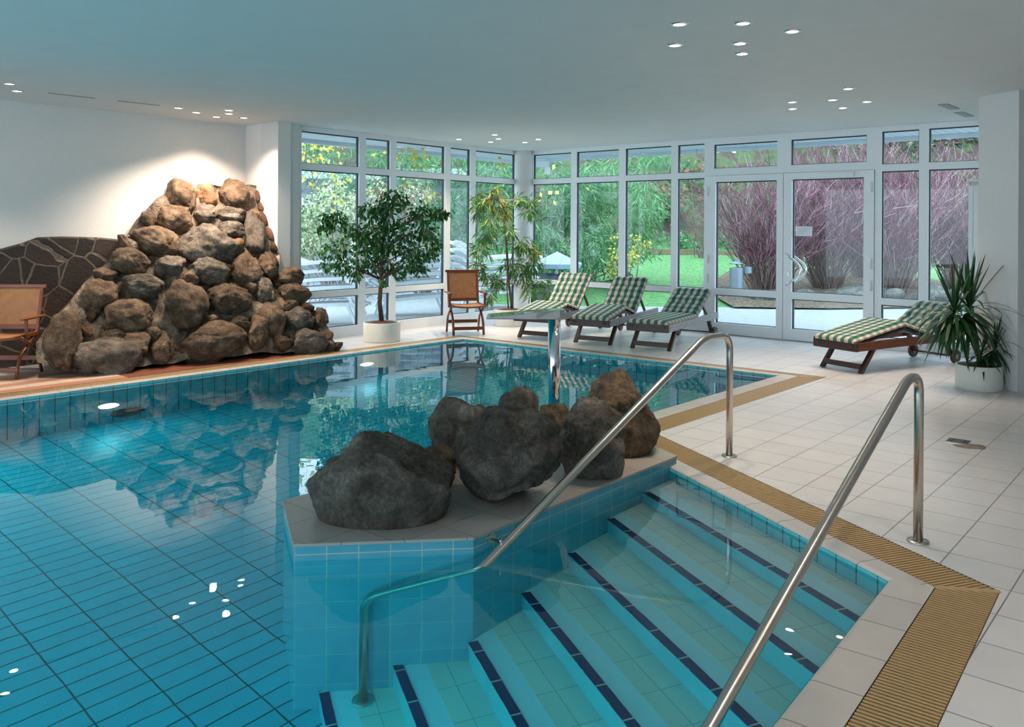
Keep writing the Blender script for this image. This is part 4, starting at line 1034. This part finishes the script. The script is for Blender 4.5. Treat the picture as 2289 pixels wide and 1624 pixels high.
for (c, n_, L0, up) in ((yp(640, 640, -.05), 76, .56, .0), (yp(790, 600, .05), 70, .60, .12), (yp(1075, 1010), 60, .32, .05), (yp(930, 1090, -.05), 40, .28, .0)):
    yl = Leaves()
    for i in range(n_):
        a = i*2.39996; el = math.asin(max(-.5, min(.98, up+1-1.5*i/n_*1.0-.0)))-.15*rnd.random(); d = np.array([math.cos(a)*math.cos(el), math.sin(a)*math.cos(el)*.8, math.sin(el)])
        L = L0*rnd.uniform(.75, 1.08); yl.strap(c+np.array([0, 0, -.10*i/n_]), d, L, .040 if L0 > .4 else .026, rnd.uniform(.8, 2.1) if el < .9 else .2, 7)
    yl.build('leaf_rosette', M['yucca'], ye)

# ------------------------------------------------------------------ ceiling spotlights
def spot(loc, label, grp, power=SPOT_W, cone=88, blend=.75):
    e = empty('ceiling_spotlight', (loc[0], loc[1], ZC), 0, label, 'ceiling spotlight', grp)
    m = MB(); m.lathe([(.040, -.001), (.044, -.006), (.060, -.006), (.064, -.002), (.066, .0)], n=32); m.build('trim_ring', M['chrome'], e, True)
    m = MB(); m.cyl((0, 0), .042, -.0035, -.0025, 28); m.build('lens', M['lamp'], e)
    l = bpy.data.lights.new('spot_light', 'SPOT'); l.energy = power; l.color = (1., .83, .66); l.spot_size = R(cone); l.spot_blend = blend; l.shadow_soft_size = .03
    o = bpy.data.objects.new('spot_light', l); COL.objects.link(o); o.location = (loc[0], loc[1], ZC-.012)
GR = [
 ('the cluster near the top edge above the steps', [((1519, 54), 'upper left one'), ((1661, 52), 'upper middle one'), ((1771, 70), 'rightmost one'), ((1509, 101), 'leftmost one'), ((1654, 97), 'middle one'), ((1659, 120), 'lowest one')], 26),
 ('the cluster above the glass doors', [((1896, 198), 'topmost one'), ((1861, 223), 'middle one'), ((1938, 227), 'rightmost one'), ((1771, 228), 'upper of the left pair'), ((1771, 243), 'lower of the left pair'), ((1884, 241), 'lowest right one')], 32),
 ('the cluster above the corner plants', [((1106, 301), 'topmost one'), ((1026, 311), 'leftmost one'), ((1114, 310), 'middle one'), ((1097, 317), 'lower left one'), ((1203, 311), 'rightmost one'), ((1173, 318), 'lowest right one')], 48),
 ('the cluster above the rock waterfall', [((399, 241), 'leftmost one'), ((439, 251), 'second from the left'), ((512, 246), 'upper of the close pair'), ((484, 261), 'third from the left'), ((512, 254), 'lower of the close pair'), ((545, 263), 'rightmost one')], 60),
 ('the pair at the far left', [((21, 187), 'upper left one'), ((38, 203), 'lower right one')], 70)]
for (gname, lst, pw) in GR:
    for (p, q) in lst:
        spot(at_z(*p, ZC), 'recessed ceiling spotlight, %s in %s' % (q, gname) if 'pair at' not in gname else 'lit recessed ceiling spotlight, %s of %s' % (q, gname), 'spotlights in '+gname, pw, *((116, .6) if 'waterfall' in gname else (72, .8) if 'pair' in gname else (88, .75)))
for (x_, y_) in ((2.3, 3.3), (2.9, 2.5), (1.7, 2.3), (2.4, 1.5)):  # unseen spots added to brighten the deck near the camera
    spot((x_, y_), 'added ceiling spotlight, out of view, brightening the near end of the deck', 'added spotlights over the near deck', 22)
# ceiling vents
vm = plain('grey_vent', (.30, .32, .33), .5)
for (a, b, lab) in (((2107, 232), (2135, 243), 'small grey slotted vent in the ceiling left of the column'), ((2142, 250), (2168, 260), 'small grey slotted vent in the ceiling nearest the column')):
    p, q = at_z(*a, ZC), at_z(*b, ZC); m = MB(); m.bar((0, 0, -.004), (q[0]-p[0], q[1]-p[1], -.004), .10, .008)
    o = tag(m.build('ceiling_vent', vm), lab, 'vent', 'ceiling vents'); o.location = p
for (a, b, lab) in (((107, 207), (212, 219), 'long thin slot vent in the ceiling at the far left'), ((263, 225), (356, 235), 'long thin slot vent in the ceiling left of the rock spotlights')):
    p, q = at_z(*a, ZC), at_z(*b, ZC); m = MB(); m.bar((0, 0, -.003), (q[0]-p[0], q[1]-p[1], -.003), .03, .006)
    o = tag(m.build('ceiling_slot', vm), lab, 'vent', 'ceiling slot vents'); o.location = p
# floor drain
fd = at_z(2142, 986); e = empty('floor_drain', fd, R(-40), 'square steel drain grate in the tiled floor behind the front handrail', 'floor drain')
MB().box((-.075, -.075, 0), (.075, .075, .003)).build('drain_frame', M['steel'], e)
m = MB()
for i in (-3, -2, 2, 3): m.box((i*.02-.005, -.05, .003), (i*.02+.005, .05, .004))
m.build('drain_slots', M['gasket'], e)
def puddle():
    m = MB(); c = at_z(2168, 997); n = 24; pts = []
    for k in range(n):
        a = 2*math.pi*k/n; r_ = .10*(1+.35*noise.noise(Vector((math.cos(a)*1.5, math.sin(a)*1.5, 3)))); pts.append((c[0]+math.cos(a)*r_*1.2, c[1]+math.sin(a)*r_*.8, .0015))
    m.poly(pts); t = NT('puddle_water'); g = t.n('ShaderNodeBsdfGlossy', {'Roughness': .02}); tr_ = t.n('ShaderNodeBsdfTransparent', {'Color': (.8, .76, .74, 1)}); f = t.n('ShaderNodeFresnel', {'IOR': 1.33})
    ms = t.n('ShaderNodeMixShader', {0: f.outputs[0], 1: tr_.outputs[0], 2: g.outputs[0]}); t.l(ms.outputs[0], t.out.inputs[0])
    tag(m.build('puddle', t.m), 'small puddle on the floor tiles beside the drain grate', 'puddle')
puddle()

# ------------------------------------------------------------------ outside: ground
def gz(x, y):
    s = (np.array([x, y])-WR0)@oR; s2 = (np.array([x, y])-WL0)@oL
    d = max(s, s2); y0 = 17.4+9*min(1, max(0, -x/1.5))
    z = 0.0 if y < y0 else min(y-y0, 12)*.070
    if y > y0+12: z += (y-y0-12)*.62+.25*noise.noise(Vector((x*.2, y*.2, 0)))
    return z-.01
g = MB(); NX, NY = 70, 60; X0, X1, Y0, Y1 = -26, 40, 10.2, 62
vs = [];
for j in range(NY+1):
    for i in range(NX+1):
        x = X0+(X1-X0)*i/NX; y = Y0+(Y1-Y0)*(j/NY)**1.2; vs.append((x, y, gz(x, y)))
def room_out(x, y): return (np.array([x, y])-WR0)@oR > -.3 or (np.array([x, y])-WL0)@oL > -.3
fs = []
for j in range(NY):
    for i in range(NX):
        a = j*(NX+1)+i; q = [a, a+1, a+NX+2, a+NX+1]
        if all(room_out(vs[k][0], vs[k][1]) for k in q): fs.append(tuple(q))
g.add(vs, fs); tag(g.build('ground_lawn', M['lawn'], smooth=True), kind='structure')
pm = MB(); A = CORN; far1 = RE+oR*4.0
pm.poly([tuple(WL0-nL*3+oL*.02), tuple(A+ (oL+oR)*.02), tuple(RE+oR*.02), tuple(RE+oR*5.5), tuple(at_z(2050, 689)[:2]), tuple(at_z(1850, 692)[:2]), tuple(at_z(1660, 686)[:2]), tuple(at_z(1500, 672)[:2]), tuple(at_z(1400, 668)[:2]), (.3, 19.0), (-.6, 22), (-1.5, 26.3), (-13, 26.3), tuple(WL0-nL*3+oL*6)], .005)
po = pm.build('ground_patio', M['patio']); tag(po, kind='structure')
if po.data.polygons[0].normal.z < 0: po.data.flip_normals()
bd = MB(); bd.poly([tuple(at_z(*p)[:2]) for p in [(1640, 690), (1850, 693), (2060, 690), (2189, 695)]]+[(11.5, 19), (10.5, 24), (6.5, 24.5), (4.5, 20)], .02)
bo = bd.build('ground_bed', M['bed']); tag(bo, kind='structure')
bo.data.vertices.foreach_get('co', c_ := np.zeros(len(bo.data.vertices)*3)); c_ = c_.reshape(-1, 3)
for v in bo.data.vertices: v.co.z = max(.02, gz(v.co.x, v.co.y)+.05)

# ------------------------------------------------------------------ outside: white plastic loungers in stacks
def plastic_lounger(label, grp):
    e = empty('plastic_lounger', (0, 0, 0), 0, label, 'plastic lounger', grp); W = .62; Lg = 1.85; m = MB()
    prof = [(0, .33), (.25, .36), (.9, .33), (1.15, .30), (1.3, .34), (1.75, .62), (1.87, .65), (1.95, .60)]
    P = smooth_path([(x, 0, z) for x, z in prof], .12, 4)
    for s in (-1, 1):
        mm = MB()
        for a, b in zip(P[:-1], P[1:]): mm.bar((a[0], s*(W/2-.03), a[2]), (b[0]+.004, s*(W/2-.03), b[2]), .055, .045, (0, 1, 0))
        mm.build('side_rail', M['white_plastic'], e)
        for x0, x1, z in ((.28, .12, .36), (1.28, 1.42, .32)):
            l_ = MB(); l_.bar((x0, s*(W/2-.03), z), (x1, s*(W/2-.02), 0), .05, .05, (0, 1, 0)); l_.build('leg', M['white_plastic'], e)
    sl = MB()
    for i in range(0, len(P)-1):
        a, b = P[i], P[i+1]; L = (b-a).length; k = max(1, int(L/.07))
        for j in range(k):
            c = a.lerp(b, (j+.5)/k); d = (b-a).normalized()*.02; sl.bar(c-d, c+d, W-.06, .012)
    sl.build('slats', M['white_plastic'], e); return e
proto = None
ORD = ['lowest', 'second from below', 'third from below', 'fourth from below', 'fifth from below', 'topmost']
for (px, Yd, yaw, nst, where) in ((700, 13.9, 178, 6, 'the left stack outside the window'), (905, 15.8, 200, 6, 'the middle stack outside, behind the ficus'), (1090, 17.3, 205, 6, 'the right stack outside, behind the cane chair')):
    for k in range(nst):
        lab = 'white plastic sun lounger, %s in %s' % (ORD[k], where)
        if proto is None: o = proto = plastic_lounger(lab, 'stacked white plastic loungers')
        else: o = copy_tree(proto)
        x = (px-CX)/F*Yd; o.location = (x+.9+.02*k, Yd+.05+.015*k, k*.14); o.rotation_euler = (0, 0, R(yaw)); o['label'] = lab

# ------------------------------------------------------------------ outside: planting
def crown(name, label, blobs, Y, mats, size, per, spread=.6, trunk=None, cat='bush', grp=None, narrow=.3, hang=.5, jit=1.0):
    """a plant: leaf clumps given as (px, py, radius px) at depth Y; real leaves at real distance"""
    b0 = at_y(blobs[0][0], blobs[0][1], Y); bx = b0[0]; bs = np.array([bx, Y, max(0, gz(bx, Y))])
    e = empty(name, bs, 0, label, cat, grp); Ls = [Leaves() for _ in mats]; st_ = Leaves()
    for (x, y, r_) in blobs:
        yd = Y+rnd.uniform(-spread, spread); c = at_y(x, y, yd)-bs; rm = r_*yd/F
        if trunk: st_.stick((rnd.uniform(-.2, .2), 0, 0), c, trunk, trunk*.3)
        for _ in range(int(per*(r_/40)**2)):
            v = np.random.normal(size=3); v /= np.linalg.norm(v); p = c+v*rm*rnd.uniform(.2, 1)**.6
            d = np.random.normal(size=3)*jit*.6+np.array([v[0]*.5, v[1]*.5, -hang]); L = size*rnd.uniform(.7, 1.3)
            Ls[rnd.randrange(len(mats))].leaf(p, d, L, L*narrow)
    for i, (l_, mt) in enumerate(zip(Ls, mats)):
        if l_.v: l_.build('foliage', M[mt], e)
    if st_.v: st_.build('stems', M['twig_dark'], e)
    return e
def blobs(x0, x1, y0, y1, n, r0, r1, sd):
    q = random.Random(sd); return [(q.uniform(x0, x1), q.uniform(y0, y1), q.uniform(r0, r1)) for _ in range(n)]
# bamboo masses
crown('bamboo', 'tall light green bamboo thicket outside, filling the bays right of the glass corner', blobs(1290, 1480, 330, 560, 34, 30, 55, 1), 21, ['bamboo'], .23, 170, 1.2, None, 'bamboo', narrow=.13, hang=.7)
crown('bamboo', 'dark green bamboo outside directly behind the glass corner', blobs(1185, 1320, 350, 600, 30, 28, 50, 2), 20, ['bamboo_dark', 'bamboo'], .22, 170, 1., None, 'bamboo', narrow=.13, hang=.7)
crown('bamboo', 'bamboo seen outside behind the cane chair and right of the ficus', blobs(960, 1160, 330, 560, 36, 28, 50, 3), 20.5, ['bamboo', 'bamboo_dark'], .22, 170, 1.2, None, 'bamboo', narrow=.13, hang=.7)
crown('bamboo', 'high bamboo outside, showing through the upper left panes', blobs(665, 960, 290, 420, 34, 28, 45, 4), 21.5, ['bamboo', 'bamboo_dark'], .22, 130, 1., None, 'bamboo', narrow=.13, hang=.7)
crown('bush', 'dense pale-leaved shrub with whitish leaves outside, behind the left window bays', blobs(650, 820, 420, 560, 26, 22, 42, 5), 19, ['blossom', 'blossom', 'ivy'], .085, 320, .8, .02, 'bush', narrow=.7)
crown('bush', 'brown-twigged shrub with sparse pale leaves outside, behind the ficus crown', blobs(780, 1000, 420, 560, 24, 25, 42, 6), 19.6, ['blossom', 'bamboo_dark', 'rustleaf'], .08, 150, .8, .02, 'bush', narrow=.7)
crown('tree_branch', 'branch of large yellow autumn leaves hanging outside before the left windows', [(690, 330, 30), (720, 350, 30), (750, 320, 30), (670, 360, 25), (845, 340, 18), (905, 330, 30), (940, 350, 28), (925, 400, 28), (960, 430, 25), (985, 480, 12), (700, 400, 28), (760, 390, 28), (1000, 350, 15), (1120, 370, 18), (750, 450, 22)], 14.6, ['yellow'], .088, 46, .4, .006, 'branch', narrow=.75)
crown('tree_branch', 'sparse yellow autumn leaves outside right of the glass corner', [(1210, 430, 18), (1240, 440, 14), (1250, 370, 12), (1320, 420, 14), (1305, 460, 10)], 17.5, ['yellow'], .12, 20, .3, .005, 'branch', narrow=.75)
# hillside plants
crown('bush', 'russet-leaved bush on the hillside outside the fourth bay', blobs(1455, 1530, 420, 520, 12, 18, 30, 7), 31, ['rustleaf', 'rustleaf', 'ivy'], .16, 160, .6, None, 'bush', narrow=.6)
crown('ivy', 'green ground cover on the slope left of the purple shrubs', blobs(1500, 1650, 370, 540, 40, 16, 32, 8), 33.5, ['ivy', 'ivy', 'rustleaf'], .20, 60, 1.5, None, 'ground cover', narrow=.7)
crown('ivy', 'blue-green creeper climbing the slope behind the bamboo', blobs(1400, 1530, 450, 560, 24, 16, 30, 9), 31.5, ['laurel', 'ivy'], .2, 80, 1., None, 'ground cover', narrow=.6)
crown('hedge', 'low glossy laurel hedge running behind the wooden beam', blobs(1390, 1700, 528, 556, 44, 12, 20, 10), 29.6, ['laurel', 'bamboo'], .16, 150, .5, None, 'hedge', narrow=.5)
crown('bush', 'bright yellow-green bush at the lawn edge left of the beam', blobs(1370, 1440, 535, 600, 12, 14, 26, 12), 19.7, ['yellow', 'yellow', 'bamboo'], .09, 220, .5, .02, 'bush', narrow=.6)
crown('bush', 'loose green shrub beside the patio below the bamboo', blobs(1290, 1400, 560, 640, 14, 18, 30, 13), 21, ['ivy', 'twig_dark', 'bamboo'], .10, 120, .6, .02, 'bush', narrow=.5)
crown('tree', 'dark conifer on the hillside seen through the fanlight left of the door', blobs(1600, 1760, 300, 400, 20, 20, 34, 14), 38, ['fir', 'fir', 'twig_dark'], .35, 170, 1.5, .08, 'tree', narrow=.3)
crown('tree', 'evergreen woodland tree high behind the purple shrubs at the right', blobs(1780, 2200, 285, 400, 40, 22, 40, 15), 37, ['fir', 'ivy', 'twig_dark'], .32, 120, 1.5, .08, 'tree', narrow=.4)
for (px, lab) in ((1640, 'slim pale birch trunk behind the fanlight left of the door'), (1603, 'thin grey tree trunk behind the first fanlight')):
    m = MB(); p = at_y(px, 372, 36); q = at_y(px+8, 250, 36); m.tube([(0, 0, -1), (0, 0, .5), (.1, 0, q[2]-p[2]+2)], [.12, .10, .06], 8); o = tag(m.build('bare_tree', M['birch'], smooth=True), lab, 'tree'); o.location = p
# red-purple twig shrubs
def twig_shrub(label, px, Y, height, spread, n, sd, mat='twig'):
    q = random.Random(sd); b = at_y(px, 600, Y); b[2] = max(0, gz(b[0], Y)); e = empty('dogwood_shrub', b, 0, label, 'shrub', 'leafless red-purple shrubs'); L = Leaves(); D = Leaves()
    for i in range(n):
        a = q.uniform(0, 6.283); r0 = q.uniform(0, .3); p = np.array([math.cos(a)*r0, math.sin(a)*r0, 0]); lean = q.uniform(.05, 1.0)**.8
        d = np.array([math.cos(a)*lean*spread/height, math.sin(a)*lean*spread/height, 1.]); d /= np.linalg.norm(d); Lm = height*q.uniform(.65, 1.05)/max(d[2], .5)*(.95 if lean < .8 else .8)
        segs = 6; pts = [p]
        for s in range(segs):
            d = d+np.array([q.gauss(0, .20), q.gauss(0, .20), q.gauss(.04, .10)]); d /= np.linalg.norm(d); pts.append(pts[-1]+d*Lm/segs)
        for s in range(segs): (D if s < 2 else L).stick(pts[s], pts[s+1], .012*(1-s/7), .012*(1-(s+1)/7))
        for s in range(2, segs+1):
            for _ in range(3):
                dd = d*.9+np.array([q.gauss(0, .5), q.gauss(0, .5), q.gauss(.2, .3)]); dd /= np.linalg.norm(dd); l_ = q.uniform(.25, .6); L.stick(pts[s], pts[s]+dd*l_, .005, .0025)
    L.build('twigs', M[mat], e); D.build('stems', M['twig_dark'], e); return e
twig_shrub('leafless purple shrub outside, leftmost, behind the left door leaf', 1710, 19.6, 3.0, 1.7, 230, 1)
twig_shrub('leafless red-purple shrub outside, behind the right door leaf', 1850, 20.2, 3.5, 1.9, 260, 2)
twig_shrub('leafless purple shrub outside, behind the bay right of the door', 2000, 19.4, 3.3, 1.7, 230, 3)
twig_shrub('leafless purple shrub outside, rightmost, beside the column', 2150, 19.8, 3.3, 1.8, 240, 4)
twig_shrub('tall leafless shrub standing farther back between the purple ones', 1930, 22.5, 4.0, 2.2, 220, 5)
twig_shrub('small bare shrub standing in front of the wooden beam', 1570, 27.5, 2.4, .9, 40, 6, 'twig_dark')
# beam fence
e = empty('beam_fence', (*at_y(1530, 570, 28.5)[:2], gz(at_y(1530, 570, 28.5)[0], 28.5)), 0, 'low brown wooden beam fence across the back of the lawn', 'fence')
o0 = Vector(e.location)
M['beam'] = wood('brown_beam', (.20, .14, .09), (.32, .23, .15), .8)
for (xa, ya, xb, yb) in ((1395, 557, 1468, 561), (1470, 562, 1575, 564), (1577, 565, 1700, 570)):
    m = MB(); p, q = Vector(at_y(xa, ya, 28.5))-o0, Vector(at_y(xb, yb, 28.4))-o0; m.bar(p, q, .12, .17); m.build('beam', M['beam'], e)
for px in (1400, 1467, 1575):
    m = MB(); p = Vector(at_y(px, 575, 28.3))-o0; m.bar((p.x, p.y, -.3), (p.x, p.y, p.z+.15), .12, .12); m.build('post', M['beam'], e)
# ashtray bin
p = at_y(1646, 640, 18.6); gzp = max(0.0, gz(p[0], 18.6)); e = empty('litter_bin', (p[0], p[1], gzp), 0, 'cylindrical grey steel litter bin with raised lid on the lawn outside', 'litter bin')
hb = at_y(1646, 598, 18.6)[2]-gzp; ht = at_y(1646, 588, 18.6)[2]-gzp; M['zinc'] = plain('galvanised_steel', (.22, .27, .32), .45, .5)
m = MB(); m.cyl((0, 0), .15, 0.0, hb, 28); m.build('bin_body', M['zinc'], e, bevel=.01)
m = MB(); m.lathe([(0, ht+.05), (.05, ht+.045), (.15, ht), (.15, ht-.02), (0, ht-.02)], n=28); m.build('lid', M['zinc'], e, True)
m = MB(); m.cyl((.02, 0), .02, hb-.01, ht+.12, 12); m.build('lid_stem', M['zinc'], e)
m = MB(); m.cyl((.24, 0), .10, hb-.12, hb+.02, 20); m.build('ash_cup', M['zinc'], e)
# garden stones along the bed
for i, (px, py, w_, Y, lab) in enumerate(((1700, 668, 26, 18.3, 'leftmost garden stone at the bed edge'), (1735, 672, 34, 18.2, 'broad garden stone beside the leftmost stone'), (1800, 672, 30, 18.4, 'garden stone under the left part of the right door leaf'), (1905, 655, 42, 18.6, 'large pale garden stone right of centre in the bed'), (1925, 678, 36, 18.0, 'low garden stone in front of the large pale one'), (2000, 655, 28, 18.7, 'garden stone behind the bay right of the door'), (2080, 652, 44, 18.4, 'large green-grey garden stone beside the yucca'), (2130, 650, 30, 18.6, 'garden stone behind the rightmost bay'))):
    r_ = w_*Y/F; me = rock_mesh(300+i, (r_, r_*.7, r_*.6), 3, 10, (.7, .95), .05, .6); o = link('garden_stone', me, M['garden_stone'], None, True); q = at_y(px, py, Y)
    o.location = (q[0], Y, max(gz(q[0], Y), .02)+r_*.3); tag(o, lab, 'stone', 'garden stones')
# covered garden furniture (pale pitched cover)
p = at_y(1245, 600, 18.4); e = empty('garden_parasol', (p[0], p[1], .0), 0, 'half-closed pale blue garden parasol over dark covered furniture outside', 'parasol')
zt = at_y(1250, 562, 18.4)[2]; m = MB(); n = 8; M['canopy'] = plain('pale_blue_canvas', (.32, .48, .62), .8)
vs = [(0, 0, zt)]+[(.55*math.cos(k*math.pi/4)*1.0, .55*math.sin(k*math.pi/4), zt-.26) for k in range(8)]+[(.50*math.cos(k*math.pi/4), .50*math.sin(k*math.pi/4), zt-.36) for k in range(8)]
m.add(vs, [(0, 1+k, 1+(k+1) % 8) for k in range(8)]+[(1+k, 9+k, 9+(k+1) % 8, 1+(k+1) % 8) for k in range(8)]); m.build('canopy', M['canopy'], e)
MB().cyl((0, 0), .025, 0, zt, 12).build('pole', M['white_plastic'], e)
e2 = tag(MB().box((-.5, -.35, 0), (.5, .35, .62)).build('covered_table', plain('dark_blue_grey_tarpaulin', (.06, .11, .16), .6), bevel=.08, seg=4), 'dark tarpaulin-covered garden table under the pale parasol', 'table'); e2.location = (p[0]+.05, p[1]+.2, 0)
# floodlight under the eaves
p = at_y(1213, 362, 16.3); e = empty('floodlight', p, 0, 'small white floodlight hanging under the eaves by the glass corner', 'floodlight')
MB().box((-.14, -.06, -.10), (.12, .06, .02)).build('lamp_housing', M['white_plastic'], e, bevel=.01)
MB().box((.04, -.04, -.24), (.14, .04, -.10)).build('sensor', M['white_plastic'], e, bevel=.01)
MB().box((.03, -.02, .0), (.07, .02, 2.96-p[2])).build('bracket', M['white_plastic'], e)
# neighbouring low building behind the left planting
p = at_y(840, 400, 24.5); e = empty('neighbouring_building', (p[0], p[1], 0), 0, 'low grey neighbouring building with pale roof edge behind the shrubs', 'building')
MB().box((-3.5, 0, 0), (2.6, 3, p[2])).build('wall', plain('grey_render', (.20, .24, .26), .9), e)
MB().box((-3.8, -.5, p[2]-.02), (2.9, 3.2, p[2]+.28)).build('roof', plain('pale_roof_edge', (.50, .60, .68), .7), e, bevel=.02)
